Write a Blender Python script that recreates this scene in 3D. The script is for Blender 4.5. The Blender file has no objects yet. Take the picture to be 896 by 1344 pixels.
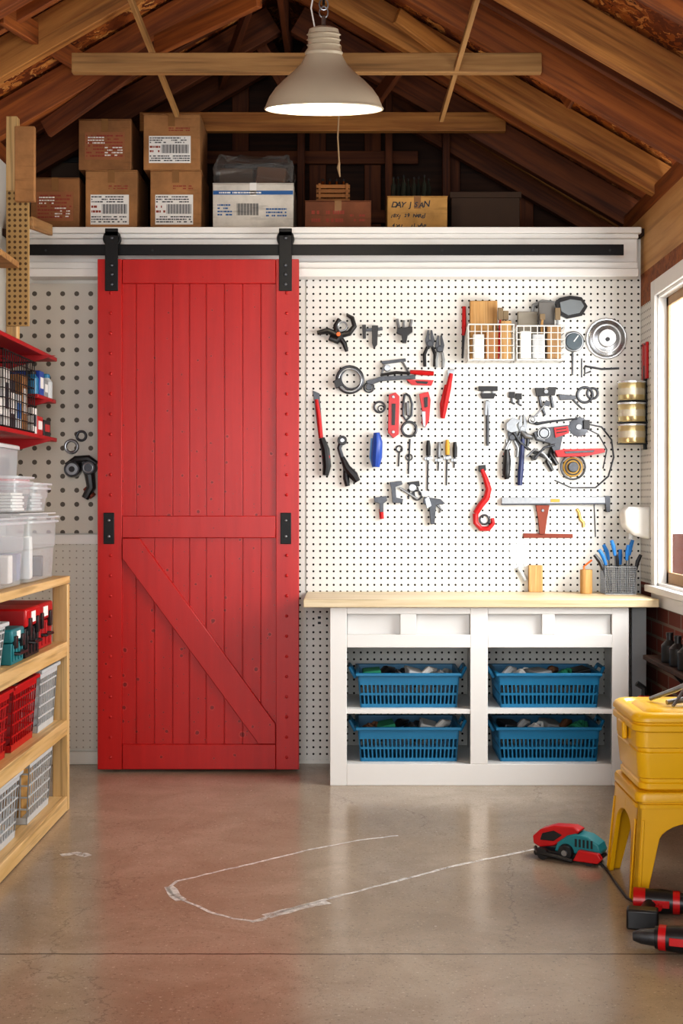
import bpy,bmesh,math,random
from mathutils import Vector,Matrix,Euler
random.seed(7)
CX,CY,F,H=460.,660.,1700.,1.228
def P(px,py,d): return Vector(((px-CX)*d/F,d,H-(py-CY)*d/F))
def X(px,d): return (px-CX)*d/F
def Z(py,d): return H-(py-CY)*d/F
def lin(c):
    if isinstance(c,str): c=[int(c[i:i+2],16)/255 for i in (0,2,4)]
    return tuple((v/12.92 if v<=.04045 else ((v+.055)/1.055)**2.4) for v in c)
C=bpy.context.scene.collection
# ---------------- materials
def newmat(name):
    m=bpy.data.materials.new(name); m.use_nodes=True
    nt=m.node_tree; p=nt.nodes['Principled BSDF']; return m,nt,p
def nd(nt,t,**k):
    n=nt.nodes.new(t)
    for a,b in k.items(): setattr(n,a,b)
    return n
def math_(nt,op,a,b=None):
    n=nt.nodes.new('ShaderNodeMath'); n.operation=op
    for i,v in enumerate((a,b)):
        if v is None: continue
        if isinstance(v,(int,float)): n.inputs[i].default_value=v
        else: nt.links.new(v,n.inputs[i])
    return n.outputs[0]
def mixc(nt,fac,a,b):
    n=nt.nodes.new('ShaderNodeMix'); n.data_type='RGBA'
    for s,v in ((n.inputs[0],fac),(n.inputs[6],a),(n.inputs[7],b)):
        if isinstance(v,(int,float)): s.default_value=v
        elif isinstance(v,tuple): s.default_value=(*v,1)
        else: nt.links.new(v,s)
    return n.outputs[2]
def coords(nt,scale=(1,1,1),rnd=False):
    tc=nd(nt,'ShaderNodeTexCoord'); mp=nd(nt,'ShaderNodeMapping')
    nt.links.new(tc.outputs['Object'],mp.inputs[0]); mp.inputs['Scale'].default_value=scale
    if rnd:
        oi=nd(nt,'ShaderNodeObjectInfo'); v=math_(nt,'MULTIPLY',oi.outputs['Random'],37.)
        cb=nd(nt,'ShaderNodeCombineXYZ')
        for i in range(3): nt.links.new(v,cb.inputs[i])
        nt.links.new(cb.outputs[0],mp.inputs['Location'])
    return mp.outputs[0]
def noise(nt,vec,scale,detail=4,rough=.55,dist=0):
    n=nd(nt,'ShaderNodeTexNoise'); nt.links.new(vec,n.inputs['Vector'])
    n.inputs['Scale'].default_value=scale; n.inputs['Detail'].default_value=detail
    n.inputs['Roughness'].default_value=rough; n.inputs['Distortion'].default_value=dist
    return n.outputs['Fac']
def ramp(nt,fac,stops):
    n=nd(nt,'ShaderNodeValToRGB'); nt.links.new(fac,n.inputs[0]); e=n.color_ramp.elements
    e[0].position=stops[0][0]; e[0].color=(*stops[0][1],1); e[1].position=stops[1][0]; e[1].color=(*stops[1][1],1)
    for s in stops[2:]:
        x=e.new(s[0]); x.color=(*s[1],1)
    return n.outputs[0]
def bump(nt,p,h,st=.2,dist=.01):
    b=nd(nt,'ShaderNodeBump'); b.inputs['Strength'].default_value=st; b.inputs['Distance'].default_value=dist
    nt.links.new(h,b.inputs['Height']); nt.links.new(b.outputs[0],p.inputs['Normal'])
CACHE={}
def M(name,col,rough=.45,metal=0,var=.1,scale=14,bmp=0,alpha=1,emit=0,stretch=(1,1,1)):
    if name in CACHE: return CACHE[name]
    m,nt,p=newmat(name); c=lin(col); v=coords(nt,stretch)
    f=noise(nt,v,scale)
    a=tuple(x*(1-var) for x in c); b=tuple(min(1,x*(1+var)) for x in c)
    nt.links.new(mixc(nt,f,a,b),p.inputs['Base Color'])
    p.inputs['Roughness'].default_value=rough; p.inputs['Metallic'].default_value=metal
    if bmp: bump(nt,p,f,bmp)
    if alpha<1: p.inputs['Alpha'].default_value=alpha
    if emit: p.inputs['Emission Color'].default_value=(*c,1); p.inputs['Emission Strength'].default_value=emit
    CACHE[name]=m; return m
def cardm(name,col):
    m,nt,p=newmat(name); c=lin(col); v=coords(nt,(1,1,1),True)
    f=noise(nt,v,5,5,.65); g=noise(nt,coords(nt,(1,1,9),True),6,4)
    a=mixc(nt,ramp(nt,f,[(.35,(0,0,0)),(.65,(1,1,1))]),tuple(x*.68 for x in c),tuple(x*1.12 for x in c))
    a=mixc(nt,ramp(nt,g,[(.6,(0,0,0)),(.72,(.5,.5,.5))]),a,tuple(x*.5 for x in c))
    nt.links.new(a,p.inputs['Base Color']); p.inputs['Roughness'].default_value=.8; bump(nt,p,f,.35,.01); return m
def wood(name,c1,c2,rough=.6,axis=0,sc=1.,bmp=.25):
    if name in CACHE: return CACHE[name]
    m,nt,p=newmat(name); s=[22*sc]*3; s[axis]=1.4*sc
    v=coords(nt,tuple(s),True); f=noise(nt,v,1.5,6,.6,.4)
    g=noise(nt,coords(nt,(2,2,2),True),1.2,3)
    c=ramp(nt,f,[(.3,lin(c1)),(.7,lin(c2))])
    dk=mixc(nt,math_(nt,'MULTIPLY',g,.4),c,tuple(x*.5 for x in lin(c1)))
    s2=[60*sc]*3; s2[axis]=2.2*sc
    f2=noise(nt,coords(nt,tuple(s2),True),1.,3,.5)
    dk=mixc(nt,ramp(nt,f2,[(.53,(0,0,0)),(.68,(.55,.55,.55))]),dk,tuple(x*.4 for x in lin(c1)))
    nt.links.new(dk,p.inputs['Base Color']); p.inputs['Roughness'].default_value=rough
    bump(nt,p,f,bmp,.004); CACHE[name]=m; return m
def peg(name,col,sp,r,ax=(0,2),holecol='100f0e'):
    m,nt,p=newmat(name); tc=nd(nt,'ShaderNodeTexCoord'); sx=nd(nt,'ShaderNodeSeparateXYZ')
    nt.links.new(tc.outputs['Object'],sx.inputs[0]); fr=[]
    for a in ax:
        q=math_(nt,'FRACT',math_(nt,'ADD',math_(nt,'DIVIDE',sx.outputs[a],sp),100.))
        q=math_(nt,'SUBTRACT',q,.5); fr.append(math_(nt,'MULTIPLY',q,q))
    d=math_(nt,'SQRT',math_(nt,'ADD',fr[0],fr[1]))
    h=math_(nt,'LESS_THAN',d,r/sp)
    n=noise(nt,tc.outputs['Object'],3.)
    base=mixc(nt,n,tuple(x*.9 for x in lin(col)),lin(col))
    nt.links.new(mixc(nt,h,base,lin(holecol)),p.inputs['Base Color'])
    p.inputs['Roughness'].default_value=.55; p.inputs['Specular IOR Level'].default_value=.25
    bump(nt,p,math_(nt,'SUBTRACT',1.,h),.5,.004); return m
# ---------------- mesh builder
class B:
    def __init__(s): s.bm=bmesh.new()
    def add(s,vs,fs,m=0,mx=None):
        v=[s.bm.verts.new((mx@Vector(q)) if mx else Vector(q)) for q in vs]
        for f in fs:
            try:
                k=s.bm.faces.new([v[i] for i in f]); k.material_index=m; k.smooth=True
            except ValueError: pass
        return s
    def box(s,a,b,m=0,mx=None):
        x0,y0,z0=a; x1,y1,z1=b
        return s.add([(x0,y0,z0),(x1,y0,z0),(x1,y1,z0),(x0,y1,z0),(x0,y0,z1),(x1,y0,z1),(x1,y1,z1),(x0,y1,z1)],
          [(0,3,2,1),(4,5,6,7),(0,1,5,4),(1,2,6,5),(2,3,7,6),(3,0,4,7)],m,mx)
    def taper(s,c,b0,b1,h,m=0):
        x,y,z=c; a,b=b0[0]/2,b0[1]/2; p,q=b1[0]/2,b1[1]/2
        return s.add([(x-a,y-b,z),(x+a,y-b,z),(x+a,y+b,z),(x-a,y+b,z),(x-p,y-q,z+h),(x+p,y-q,z+h),(x+p,y+q,z+h),(x-p,y+q,z+h)],
          [(0,3,2,1),(4,5,6,7),(0,1,5,4),(1,2,6,5),(2,3,7,6),(3,0,4,7)],m)
    def cbox(s,c,sz,m=0,rot=(0,0,0)):
        mx=Matrix.Translation(Vector(c))@Euler(rot).to_matrix().to_4x4()
        return s.box([-v/2 for v in sz],[v/2 for v in sz],m,mx)
    def rbox(s,c,sz,r,prof,m=0,seg=6):
        vs=[];fs=[];n=4*(seg+1)
        for ins,z in prof:
            hx,hy=sz[0]/2-ins,sz[1]/2-ins; rr=max(.002,min(r,hx,hy))
            for q,(sx,sy) in enumerate(((1,1),(-1,1),(-1,-1),(1,-1))):
                for k in range(seg+1):
                    a=math.pi/2*(q+k/seg); vs.append((c[0]+sx*(hx-rr)+rr*math.cos(a),c[1]+sy*(hy-rr)+rr*math.sin(a),c[2]+z))
        for i in range(len(prof)-1):
            for k in range(n): fs.append((i*n+k,i*n+(k+1)%n,(i+1)*n+(k+1)%n,(i+1)*n+k))
        fs.append(tuple(range(n))[::-1]); fs.append(tuple((len(prof)-1)*n+k for k in range(n)))
        return s.add(vs,fs,m)
    def tube(s,pts,r,m=0,seg=8,closed=False):
        pts=[Vector(p) for p in pts]; n=len(pts); rs=r if isinstance(r,(list,tuple)) else [r]*n
        T=[]
        for i in range(n):
            if closed: t=pts[(i+1)%n]-pts[i-1]
            else: t=pts[min(i+1,n-1)]-pts[max(i-1,0)]
            T.append(t.normalized() if t.length>1e-9 else Vector((0,0,1)))
        u=T[0].orthogonal().normalized(); vs=[]
        for i in range(n):
            u=(u-T[i]*u.dot(T[i]))
            u=u.normalized() if u.length>1e-6 else T[i].orthogonal().normalized()
            w=T[i].cross(u)
            for k in range(seg):
                a=2*math.pi*k/seg; vs.append(pts[i]+(u*math.cos(a)+w*math.sin(a))*rs[i])
        fs=[]; L=n if closed else n-1
        for i in range(L):
            for k in range(seg):
                a=i*seg+k; b=i*seg+(k+1)%seg; j=(i+1)%n
                fs.append((a,b,j*seg+(k+1)%seg,j*seg+k))
        if not closed:
            fs.append(tuple(range(seg))[::-1]); fs.append(tuple((n-1)*seg+k for k in range(seg)))
        return s.add(vs,fs,m)
    def lathe(s,prof,c=(0,0,0),m=0,seg=24,mx=None,caps=True):
        vs=[];fs=[];n=len(prof)
        for r,z in prof:
            for k in range(seg):
                a=2*math.pi*k/seg; vs.append((c[0]+r*math.cos(a),c[1]+r*math.sin(a),c[2]+z))
        for i in range(n-1):
            for k in range(seg):
                k2=(k+1)%seg; fs.append((i*seg+k,i*seg+k2,(i+1)*seg+k2,(i+1)*seg+k))
        if caps:
            fs.append(tuple(range(seg))[::-1]); fs.append(tuple((n-1)*seg+k for k in range(seg)))
        return s.add(vs,fs,m,mx)
    def prism(s,pts,a,b,m=0,axis=1):
        n=len(pts); vs=[]
        for d in (a,b):
            for u,v in pts:
                vs.append((u,d,v) if axis==1 else ((d,u,v) if axis==0 else (u,v,d)))
        fs=[tuple(range(n)),tuple(range(2*n-1,n-1,-1))]+[(i,(i+1)%n,n+(i+1)%n,n+i) for i in range(n)]
        return s.add(vs,fs,m)
    def text(s,t,size,mx,m=0,ext=.0006,shear=0):
        cu=bpy.data.curves.new('t','FONT'); cu.body=t; cu.size=size; cu.extrude=ext; cu.align_x='LEFT'; cu.shear=shear; cu.offset=.0007
        o=bpy.data.objects.new('t',cu); C.objects.link(o); bpy.context.view_layer.update()
        me=bpy.data.meshes.new_from_object(o); bpy.data.objects.remove(o)
        me.transform(mx); k=len(s.bm.faces); s.bm.from_mesh(me); s.bm.faces.ensure_lookup_table()
        for f in s.bm.faces[k:]: f.material_index=m
        bpy.data.meshes.remove(me); return s
def bbox(bs):
    a=Vector((1e9,)*3); b=-a
    for q in bs:
        for v in q.bm.verts:
            for i in range(3): a[i]=min(a[i],v.co[i]); b[i]=max(b[i],v.co[i])
    return a,b
def mk(name,b,mats,loc=(0,0,0),bev=0,sharp=35):
    bm=b.bm; bmesh.ops.translate(bm,verts=bm.verts,vec=-Vector(loc))
    bmesh.ops.recalc_face_normals(bm,faces=bm.faces)
    me=bpy.data.meshes.new(name); bm.to_mesh(me); bm.free()
    for q in (mats if isinstance(mats,(list,tuple)) else [mats]): me.materials.append(q)
    me.set_sharp_from_angle(angle=math.radians(sharp))
    ob=bpy.data.objects.new(name,me); C.objects.link(ob)
    if bev:
        md=ob.modifiers.new('bevel','BEVEL'); md.width=bev; md.segments=2; md.limit_method='ANGLE'; md.angle_limit=math.radians(40)
    return ob
def tag(o,label,cat,group=None,kind=None):
    o['label']=label; o['category']=cat
    if group: o['group']=group
    if kind: o['kind']=kind
    return o
def solo(name,b,mats,label,cat,bev=0,group=None):
    a,c=bbox([b]); loc=Vector(((a.x+c.x)/2,(a.y+c.y)/2,a.z))
    o=mk(name,b,mats,loc,bev); o.location=loc; return tag(o,label,cat,group)
def thing(name,label,cat,parts,group=None,kind=None):
    a,c=bbox([p[1] for p in parts]); loc=Vector(((a.x+c.x)/2,(a.y+c.y)/2,a.z))
    e=bpy.data.objects.new(name,None); e.empty_display_size=.05; C.objects.link(e); e.location=loc; tag(e,label,cat,group,kind)
    for p in parts:
        o=mk(p[0],p[1],p[2],loc,p[3] if len(p)>3 else 0); o.parent=e
        if len(p)>5: o['label']=p[5]
        if len(p)>4:
            for k in p[4]:
                ko=mk(k[0],k[1],k[2],loc,k[3] if len(k)>3 else 0); ko.parent=o
    return e
def dup(e,delta,rot=0,label=None):
    n=e.copy(); C.objects.link(n); n.location=e.location+Vector(delta); n.rotation_euler=(0,0,e.rotation_euler.z+rot)
    if label: n['label']=label
    def rec(src,dst):
        for ch in src.children:
            k=ch.copy(); C.objects.link(k); k.parent=dst; rec(ch,k)
    rec(e,n); return n
def beamobj(name,p1,p2,w,h,mat,bev=.003):
    p1=Vector(p1);p2=Vector(p2); d=(p2-p1); L=d.length; d.normalize()
    up=Vector((0,0,1)) if abs(d.z)<.95 else Vector((0,1,0))
    y=up.cross(d).normalized(); z=d.cross(y)
    b=B().box((0,-w/2,-h/2),(L,w/2,h/2)); o=mk(name,b,mat,(0,0,0),bev)
    o.matrix_world=Matrix(((d.x,y.x,z.x,p1.x),(d.y,y.y,z.y,p1.y),(d.z,y.z,z.z,p1.z),(0,0,0,1)))
    return o
def beam(name,p1,p2,w,h,mat,label,cat,group=None,bev=.003):
    return tag(beamobj(name,p1,p2,w,h,mat,bev),label,cat,group)
def par(o,e):
    o.parent=e; o.location=o.location-e.location
# ---------------- palette
white=M('white_paint','e2e1de',.4,var=.03,scale=5)
cream=M('cream_paint','dddbd4',.5,var=.04,scale=4)
black=M('black_metal','161617',.5,.4,.2)
bplast=M('black_plastic','1a1a1c',.38)
steel=M('steel','94979a',.3,.85,.3,60)
dsteel=M('dark_steel','4e5054',.38,.8,.4,60)
brass=M('brass','c8a860',.3,1,.1)
redp=M('red_plastic','b41418',.33)
redm=M('red_enamel','a3161b',.45)
bluep=M('blue_plastic','14719a',.4)
dblue=M('cobalt_plastic','23479a',.35)
teal=M('teal_plastic','1f777e',.4)
yel=M('yellow_plastic','d6a408',.33,var=.04)
yel2=M('amber_plastic','daa90e',.33,var=.04)
grey=M('grey_plastic','8c8f90',.5)
lgrey=M('light_grey_plastic','bcbfc0',.5)
clear=M('clear_plastic','dfe8ec',.1,alpha=.3,var=.02)
frost=M('frosted_plastic','d6dde0',.25,alpha=.5,var=.02)
paper=M('white_paper','e2e1dd',.7,var=.03)
ink=M('dark_ink','2f323b',.7)
rink=M('red_ink','8f3c2c',.7)
binky=M('blue_ink','2f5f98',.7)
card=cardm('cardboard','a5784c')
card2=cardm('brown_cardboard','8f643d')
card3=cardm('tan_cardboard','b98f52')
tape=M('packing_tape','8a6641',.25)
rust=M('rusty_iron','7d3a28',.6,.3,.3)
orange=M('orange_plastic','d96a22',.4)
gold=M('golden_plastic','bd9030',.4)
pinex=wood('pine_x','c8a265','e2c290',.5,0,1.,.1)
tableto=wood('maple_top','d2bb90','e8d9ba',.4,0,.8,.06)
rwood=wood('rafter_wood','723a1a','b56c30',.65,0,.8,.6)
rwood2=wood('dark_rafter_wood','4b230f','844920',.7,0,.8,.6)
twood=wood('tan_rafter_wood','8a5626','c68d4a',.65,0,.8,.6)
lwood=wood('light_brace_wood','8f683c','bb925c',.65,0,.8,.5)
woodz=wood('block_wood','b8874a','d4ad74',.6,2,1.5)
dwood=wood('dark_plank_wood','2a160b','4d2c17',.8,0,.7)  # very dark brown wood for gable wall, loft deck and small shelf
m,nt,p=newmat('osb_board'); v=coords(nt,(1,1,1)); vo=nd(nt,'ShaderNodeTexVoronoi'); vo.inputs['Scale'].default_value=18
nz=noise(nt,v,7,4); ad=nd(nt,'ShaderNodeVectorMath',operation='ADD'); nt.links.new(v,ad.inputs[0])
cb=nd(nt,'ShaderNodeCombineXYZ'); nt.links.new(nz,cb.inputs[0]); nt.links.new(nz,cb.inputs[1]); nt.links.new(cb.outputs[0],ad.inputs[1]); nt.links.new(ad.outputs[0],vo.inputs['Vector'])
sp=nd(nt,'ShaderNodeSeparateColor'); nt.links.new(vo.outputs['Color'],sp.inputs[0])
nt.links.new(ramp(nt,sp.outputs[0],[(0,lin('55240e')),(.5,lin('8c4a1d')),(.85,lin('b8712f')),(1,lin('e0ae6a'))]),p.inputs['Base Color'])
p.inputs['Roughness'].default_value=.65; bump(nt,p,sp.outputs[1],.5,.008); osb=m
plywood=wood('plywood','c28f56','dbb07a',.6,1,.4,.1)
pegR=peg('pegboard_white','dfded9',.0318,.0051)
pegR2=peg('pegboard_white_side','dfded9',.0318,.005,(1,2))
pegL=peg('pegboard_large_holes','cdc9bf',.066,.0115,(0,2),'5f5a52')
pegL2=peg('pegboard_faint_holes','d8d5cc',.0318,.0036,(0,2),'a09a90')
m,nt,p=newmat('brick'); tc=nd(nt,'ShaderNodeTexCoord'); sx=nd(nt,'ShaderNodeSeparateXYZ'); nt.links.new(tc.outputs['Object'],sx.inputs[0])
cb=nd(nt,'ShaderNodeCombineXYZ'); nt.links.new(sx.outputs[1],cb.inputs[0]); nt.links.new(sx.outputs[2],cb.inputs[1])
bt=nd(nt,'ShaderNodeTexBrick'); nt.links.new(cb.outputs[0],bt.inputs['Vector']); bt.inputs['Scale'].default_value=1
bt.inputs['Brick Width'].default_value=.21; bt.inputs['Row Height'].default_value=.07; bt.inputs['Mortar Size'].default_value=.007
bt.inputs['Color1'].default_value=(*lin('7c3a2b'),1); bt.inputs['Color2'].default_value=(*lin('592a1c'),1); bt.inputs['Mortar'].default_value=(*lin('7b6d60'),1)
nt.links.new(bt.outputs['Color'],p.inputs['Base Color']); p.inputs['Roughness'].default_value=.85; brick=m
# floor concrete
m,nt,p=newmat('polished_concrete'); v=coords(nt)
n1=noise(nt,v,1.1,6,.6,.3); n2=noise(nt,v,9,6,.65); n3=noise(nt,v,95,2); n5=noise(nt,v,210,1); n6=noise(nt,v,3.1,5,.7,.6)
base=ramp(nt,n1,[(.3,lin('9a8b78')),(.7,lin('b3a592'))])
base=mixc(nt,ramp(nt,n6,[(.42,(0,0,0)),(.62,(.5,.5,.5))]),base,lin('877764'))
base=mixc(nt,math_(nt,'MULTIPLY',n2,.5),base,lin('877765'))
sx=nd(nt,'ShaderNodeSeparateXYZ'); nt.links.new(v,sx.inputs[0])
def gauss(cx,cy,rx,ry):
    a=math_(nt,'DIVIDE',math_(nt,'SUBTRACT',sx.outputs[0],cx),rx); b=math_(nt,'DIVIDE',math_(nt,'SUBTRACT',sx.outputs[1],cy),ry)
    q=math_(nt,'ADD',math_(nt,'MULTIPLY',a,a),math_(nt,'MULTIPLY',b,b)); return math_(nt,'EXPONENT',math_(nt,'MULTIPLY',q,-1.))
g=math_(nt,'MULTIPLY',math_(nt,'ADD',gauss(-.6,4.2,.4,.8),gauss(-.3,3.2,.7,.4)),math_(nt,'MULTIPLY',n6,.28))  # red-brown stain mask, also painting in the red door's reflection
base=mixc(nt,g,base,lin('86522f'))
spk=ramp(nt,n3,[(.62,(0,0,0)),(.7,(1,1,1))]); base=mixc(nt,math_(nt,'MULTIPLY',spk,.45),base,lin('5b4b3f'))
spk2=ramp(nt,n3,[(.29,(1,1,1)),(.35,(0,0,0))]); base=mixc(nt,math_(nt,'MULTIPLY',spk2,.4),base,lin('cfc3af'))
spk3=ramp(nt,n5,[(.66,(0,0,0)),(.72,(1,1,1))]); base=mixc(nt,math_(nt,'MULTIPLY',spk3,.4),base,lin('4f4238'))
wv=math_(nt,'MULTIPLY',math_(nt,'SUBTRACT',n2,.5),.012)
jl=math_(nt,'LESS_THAN',math_(nt,'ABSOLUTE',math_(nt,'SUBTRACT',math_(nt,'ADD',sx.outputs[1],wv),3.526)),.0045)
base=mixc(nt,math_(nt,'MULTIPLY',jl,.7),base,lin('3b3028'))
vc=nd(nt,'ShaderNodeTexVoronoi'); vc.feature='DISTANCE_TO_EDGE'; vc.inputs['Scale'].default_value=.9
a2=nd(nt,'ShaderNodeVectorMath',operation='ADD'); cb=nd(nt,'ShaderNodeCombineXYZ'); nt.links.new(n1,cb.inputs[0]); nt.links.new(n2,cb.inputs[1])
nt.links.new(v,a2.inputs[0]); nt.links.new(cb.outputs[0],a2.inputs[1]); nt.links.new(a2.outputs[0],vc.inputs['Vector'])
ck=math_(nt,'LESS_THAN',vc.outputs['Distance'],.0025); base=mixc(nt,math_(nt,'MULTIPLY',ck,.35),base,lin('5d4e43'))
nt.links.new(base,p.inputs['Base Color'])
rr=nd(nt,'ShaderNodeMapRange'); nt.links.new(math_(nt,'MULTIPLY',math_(nt,'ADD',n2,n6),.5),rr.inputs[0]); rr.inputs[1].default_value=.3; rr.inputs[2].default_value=.7; rr.inputs[3].default_value=.1; rr.inputs[4].default_value=.3
nt.links.new(rr.outputs[0],p.inputs['Roughness']); p.inputs['Specular IOR Level'].default_value=.55
bump(nt,p,math_(nt,'ADD',n3,math_(nt,'MULTIPLY',n2,.6)),.04,.004)
concrete=m
def redpaint(name,pitscale,thr0,amt):
    m,nt,p=newmat(name); v=coords(nt,(14,14,1.2)); f=noise(nt,v,2,5,.6)
    c=mixc(nt,f,lin('9a1210'),lin('bc221e'))
    tc=nd(nt,'ShaderNodeTexCoord'); s=nd(nt,'ShaderNodeSeparateXYZ'); nt.links.new(tc.outputs['Object'],s.inputs[0])
    cb=nd(nt,'ShaderNodeCombineXYZ'); nt.links.new(s.outputs[0],cb.inputs[0]); nt.links.new(s.outputs[2],cb.inputs[1])
    h=math_(nt,'MULTIPLY',f,.25)
    for sc_,t0,am in ((pitscale,thr0,amt),(pitscale*2.1,thr0+.08,amt)):
        vo=nd(nt,'ShaderNodeTexVoronoi'); vo.voronoi_dimensions='2D'; vo.inputs['Scale'].default_value=sc_; nt.links.new(cb.outputs[0],vo.inputs['Vector'])
        sc=nd(nt,'ShaderNodeSeparateColor'); nt.links.new(vo.outputs['Color'],sc.inputs[0])
        wear=math_(nt,'ADD',1.,math_(nt,'MULTIPLY',s.outputs[2],-.28))
        thr=math_(nt,'MULTIPLY',math_(nt,'MAXIMUM',math_(nt,'SUBTRACT',sc.outputs[0],t0),0.),math_(nt,'MULTIPLY',wear,am))
        dd=math_(nt,'ADD',vo.outputs['Distance'],math_(nt,'MULTIPLY',math_(nt,'SUBTRACT',noise(nt,cb.outputs[0],80,2),.5),.12))
        pit=math_(nt,'LESS_THAN',dd,thr)
        ring=math_(nt,'SUBTRACT',math_(nt,'LESS_THAN',dd,math_(nt,'MULTIPLY',thr,1.5)),pit)
        c=mixc(nt,math_(nt,'MULTIPLY',pit,.65),c,lin('4d0a0d')); c=mixc(nt,math_(nt,'MULTIPLY',ring,.2),c,lin('e06a60'))
        h=math_(nt,'SUBTRACT',h,pit)
    nt.links.new(c,p.inputs['Base Color']); p.inputs['Roughness'].default_value=.34; p.inputs['Specular IOR Level'].default_value=.35
    bump(nt,p,h,.5,.004); return m
rpits=redpaint('red_plank_paint',15,.48,.33); rplain=redpaint('red_frame_paint',12,.62,.2)
# ================= SHELL
D=6.10; XL=-1.62; XR=1.365; EZ=2.57; WT=.062
def struct(name,b,mats,label=None,bev=0):
    o=mk(name,b,mats,(0,0,0),bev); o['kind']='structure'
    if label: o['label']=label
    return o
floor=struct('floor',B().box((XL-.1,-1.5,-.1),(XR+.1,7.2,0)),concrete,'polished tan-grey concrete floor with a control joint')
struct('wall_back',B().box((XL-.1,D,0),(XR+.06,D+.1,2.47)),cream,'painted white partition wall')
RX=-.325; HS=1.725; SL=.58
def rz(x): return 2.60+(HS-abs(x-RX))*SL
struct('wall_left',B().box((XL-.1,-1.5,0),(XL,7.1,rz(XL)-.03)),cream,'painted side wall')
wy0,wy1,wz0,wz1=4.1,5.76,.86,2.15
b=B()
b.box((XR,-1.5,0),(XR+WT,D,wz0),1).box((XR,wy1,wz0),(XR+WT,D,wz1),0).box((XR,-1.5,wz0),(XR+WT,wy0,wz1),2)
b.box((XR,-1.5,wz1),(XR+WT,D,2.3),3).box((XR,-1.5,2.3),(XR+WT,7.1,EZ),4)
struct('wall_right',b,[pegR2,brick,cream,rwood,plywood],'side wall with pegboard, brick base and plywood top')
b=B()
for sgn in (1,-1):
    xe=RX+sgn*2.0
    b.prism([(RX,rz(RX)+.18),(xe,rz(xe)+.18),(xe,rz(xe)+.22),(RX,rz(RX)+.22)],-1.5,7.2)
struct('ceiling',b,osb,'sloping roof sheathing of oriented strand board')
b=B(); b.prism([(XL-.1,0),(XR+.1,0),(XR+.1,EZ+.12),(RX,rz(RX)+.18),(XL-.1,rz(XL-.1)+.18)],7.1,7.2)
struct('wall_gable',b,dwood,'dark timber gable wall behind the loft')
for i,x in enumerate([-1.4,-1.0,-.6,-.18,.12,.55,.95]):
    beam('gable_stud',(x,7.07,2.505),(x,7.07,rz(x)+.1),.09,.04,rwood2,'vertical timber stud on the dark gable wall','beam','gable studs')
for z in (2.78,3.1):
    hw=(3.6-z)/SL*.8
    beam('gable_rail',(RX-hw,7.03,z),(RX+hw,7.03,z),.03,.07,rwood2,'horizontal timber rail across the gable studs','beam','gable rails')
rl=[6.95,6.5,5.85,5.3,4.8,4.2,3.55,2.9,2.3]
for i,d in enumerate(rl):
    for sgn in (1,-1):
        xe=RX+sgn*1.82
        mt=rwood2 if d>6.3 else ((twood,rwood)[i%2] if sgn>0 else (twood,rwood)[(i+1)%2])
        beam('rafter',(xe,d,rz(xe)+.08),(RX+sgn*.06,d,rz(RX+.06)+.08),.055,.145,mt,'rough brown timber roof rafter','beam','roof rafters')
for i,d in enumerate((6.2,5.08)):
    for sgn in (1,-1):
        xe=RX+sgn*1.82
        beam('rafter',(xe,d,rz(xe)+.12),(RX+sgn*.06,d,rz(RX+.06)+.12),.035,.075,(rwood2,rwood)[(i+(sgn>0))%2],'slim dark timber intermediate rafter','beam','roof rafters')
beam('ridge_board',(RX,-1.4,rz(RX)+.04),(RX,7.05,rz(RX)+.04),.03,.2,rwood2,'timber ridge board along the roof peak','beam')
beam('collar_tie',P(95,84,5.24),P(710,84,5.24),.04,.08,lwood,'pale horizontal timber tie beam across the rafters','beam','collar ties')
beam('collar_tie',P(184,161,6.41),P(663,161,6.41),.04,.095,twood,'horizontal timber tie beam above the loft','beam','collar ties')
RB=lambda a,c,w,h,mt,lb='diagonal timber roof brace':beam('roof_brace',a,c,w,h,mt,lb,'beam','roof braces')
RB(P(170,-5,5.0),P(232,150,5.9),.02,.03,lwood,'thin pale wooden roof brace')
RB(P(628,-10,4.6),P(579,157,5.75),.02,.025,lwood,'thin pale wooden roof brace')
RB(P(740,135,5.6),P(815,10,5.3),.02,.09,rwood)
RB(P(0,15,4.95),P(150,110,6.2),.03,.09,rwood)
RB(P(620,175,6.62),P(845,310,6.62),.03,.07,twood)
RB(P(330,40,6.6),P(395,150,6.6),.03,.06,rwood2)
RB(P(290,110,6.7),P(330,0,6.0),.03,.07,rwood2)
RB(P(205,60,5.7),P(340,-5,5.25),.03,.09,rwood)
RB(P(60,170,5.9),P(215,60,5.75),.03,.08,rwood2)
RB(P(545,60,5.95),P(480,150,6.45),.03,.07,rwood2)
RB(P(520,20,5.6),P(640,110,5.9),.03,.07,twood)
RB(P(400,150,6.7),P(520,60,6.6),.03,.06,rwood2)
for px in (395,510,585):
    q=P(px,120,6.88)
    beam('loft_post',(q.x,6.88,2.5035),q,.04,.045,rwood2,'vertical timber post at the rear of the loft','beam','loft posts')
beam('wall_plate',(XR+.03,-1.4,2.615),(XR+.03,7.0,2.615),.06,.09,rwood,'timber wall plate under the rafters','beam','wall plates')
beam('wall_plate',(XL-.05,-1.4,rz(XL)+.012),(XL-.05,7.0,rz(XL)+.012),.1,.08,rwood,'timber wall plate under the rafters','beam','wall plates')
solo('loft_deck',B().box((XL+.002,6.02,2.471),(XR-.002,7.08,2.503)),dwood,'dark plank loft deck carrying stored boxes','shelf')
xa=X(36,6.0); xb=X(838,6.0)
b=B().box((xa,6.03,Z(350,6.02)),(xb,6.10,2.47)).box((xa,5.985,2.475),(xb+.01,6.10,2.5035)).box((xa,6.005,2.455),(xb,6.04,2.476)).box((xa,6.0,Z(363,6.0)),(xb,6.10,Z(352,6.0))).box((xa,6.015,Z(352,6.0)),(xb,6.1,Z(343,6.0)))
struct('trim_1',b,white,'white moulded header board above the sliding door',.003)
WD=6.088
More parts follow.
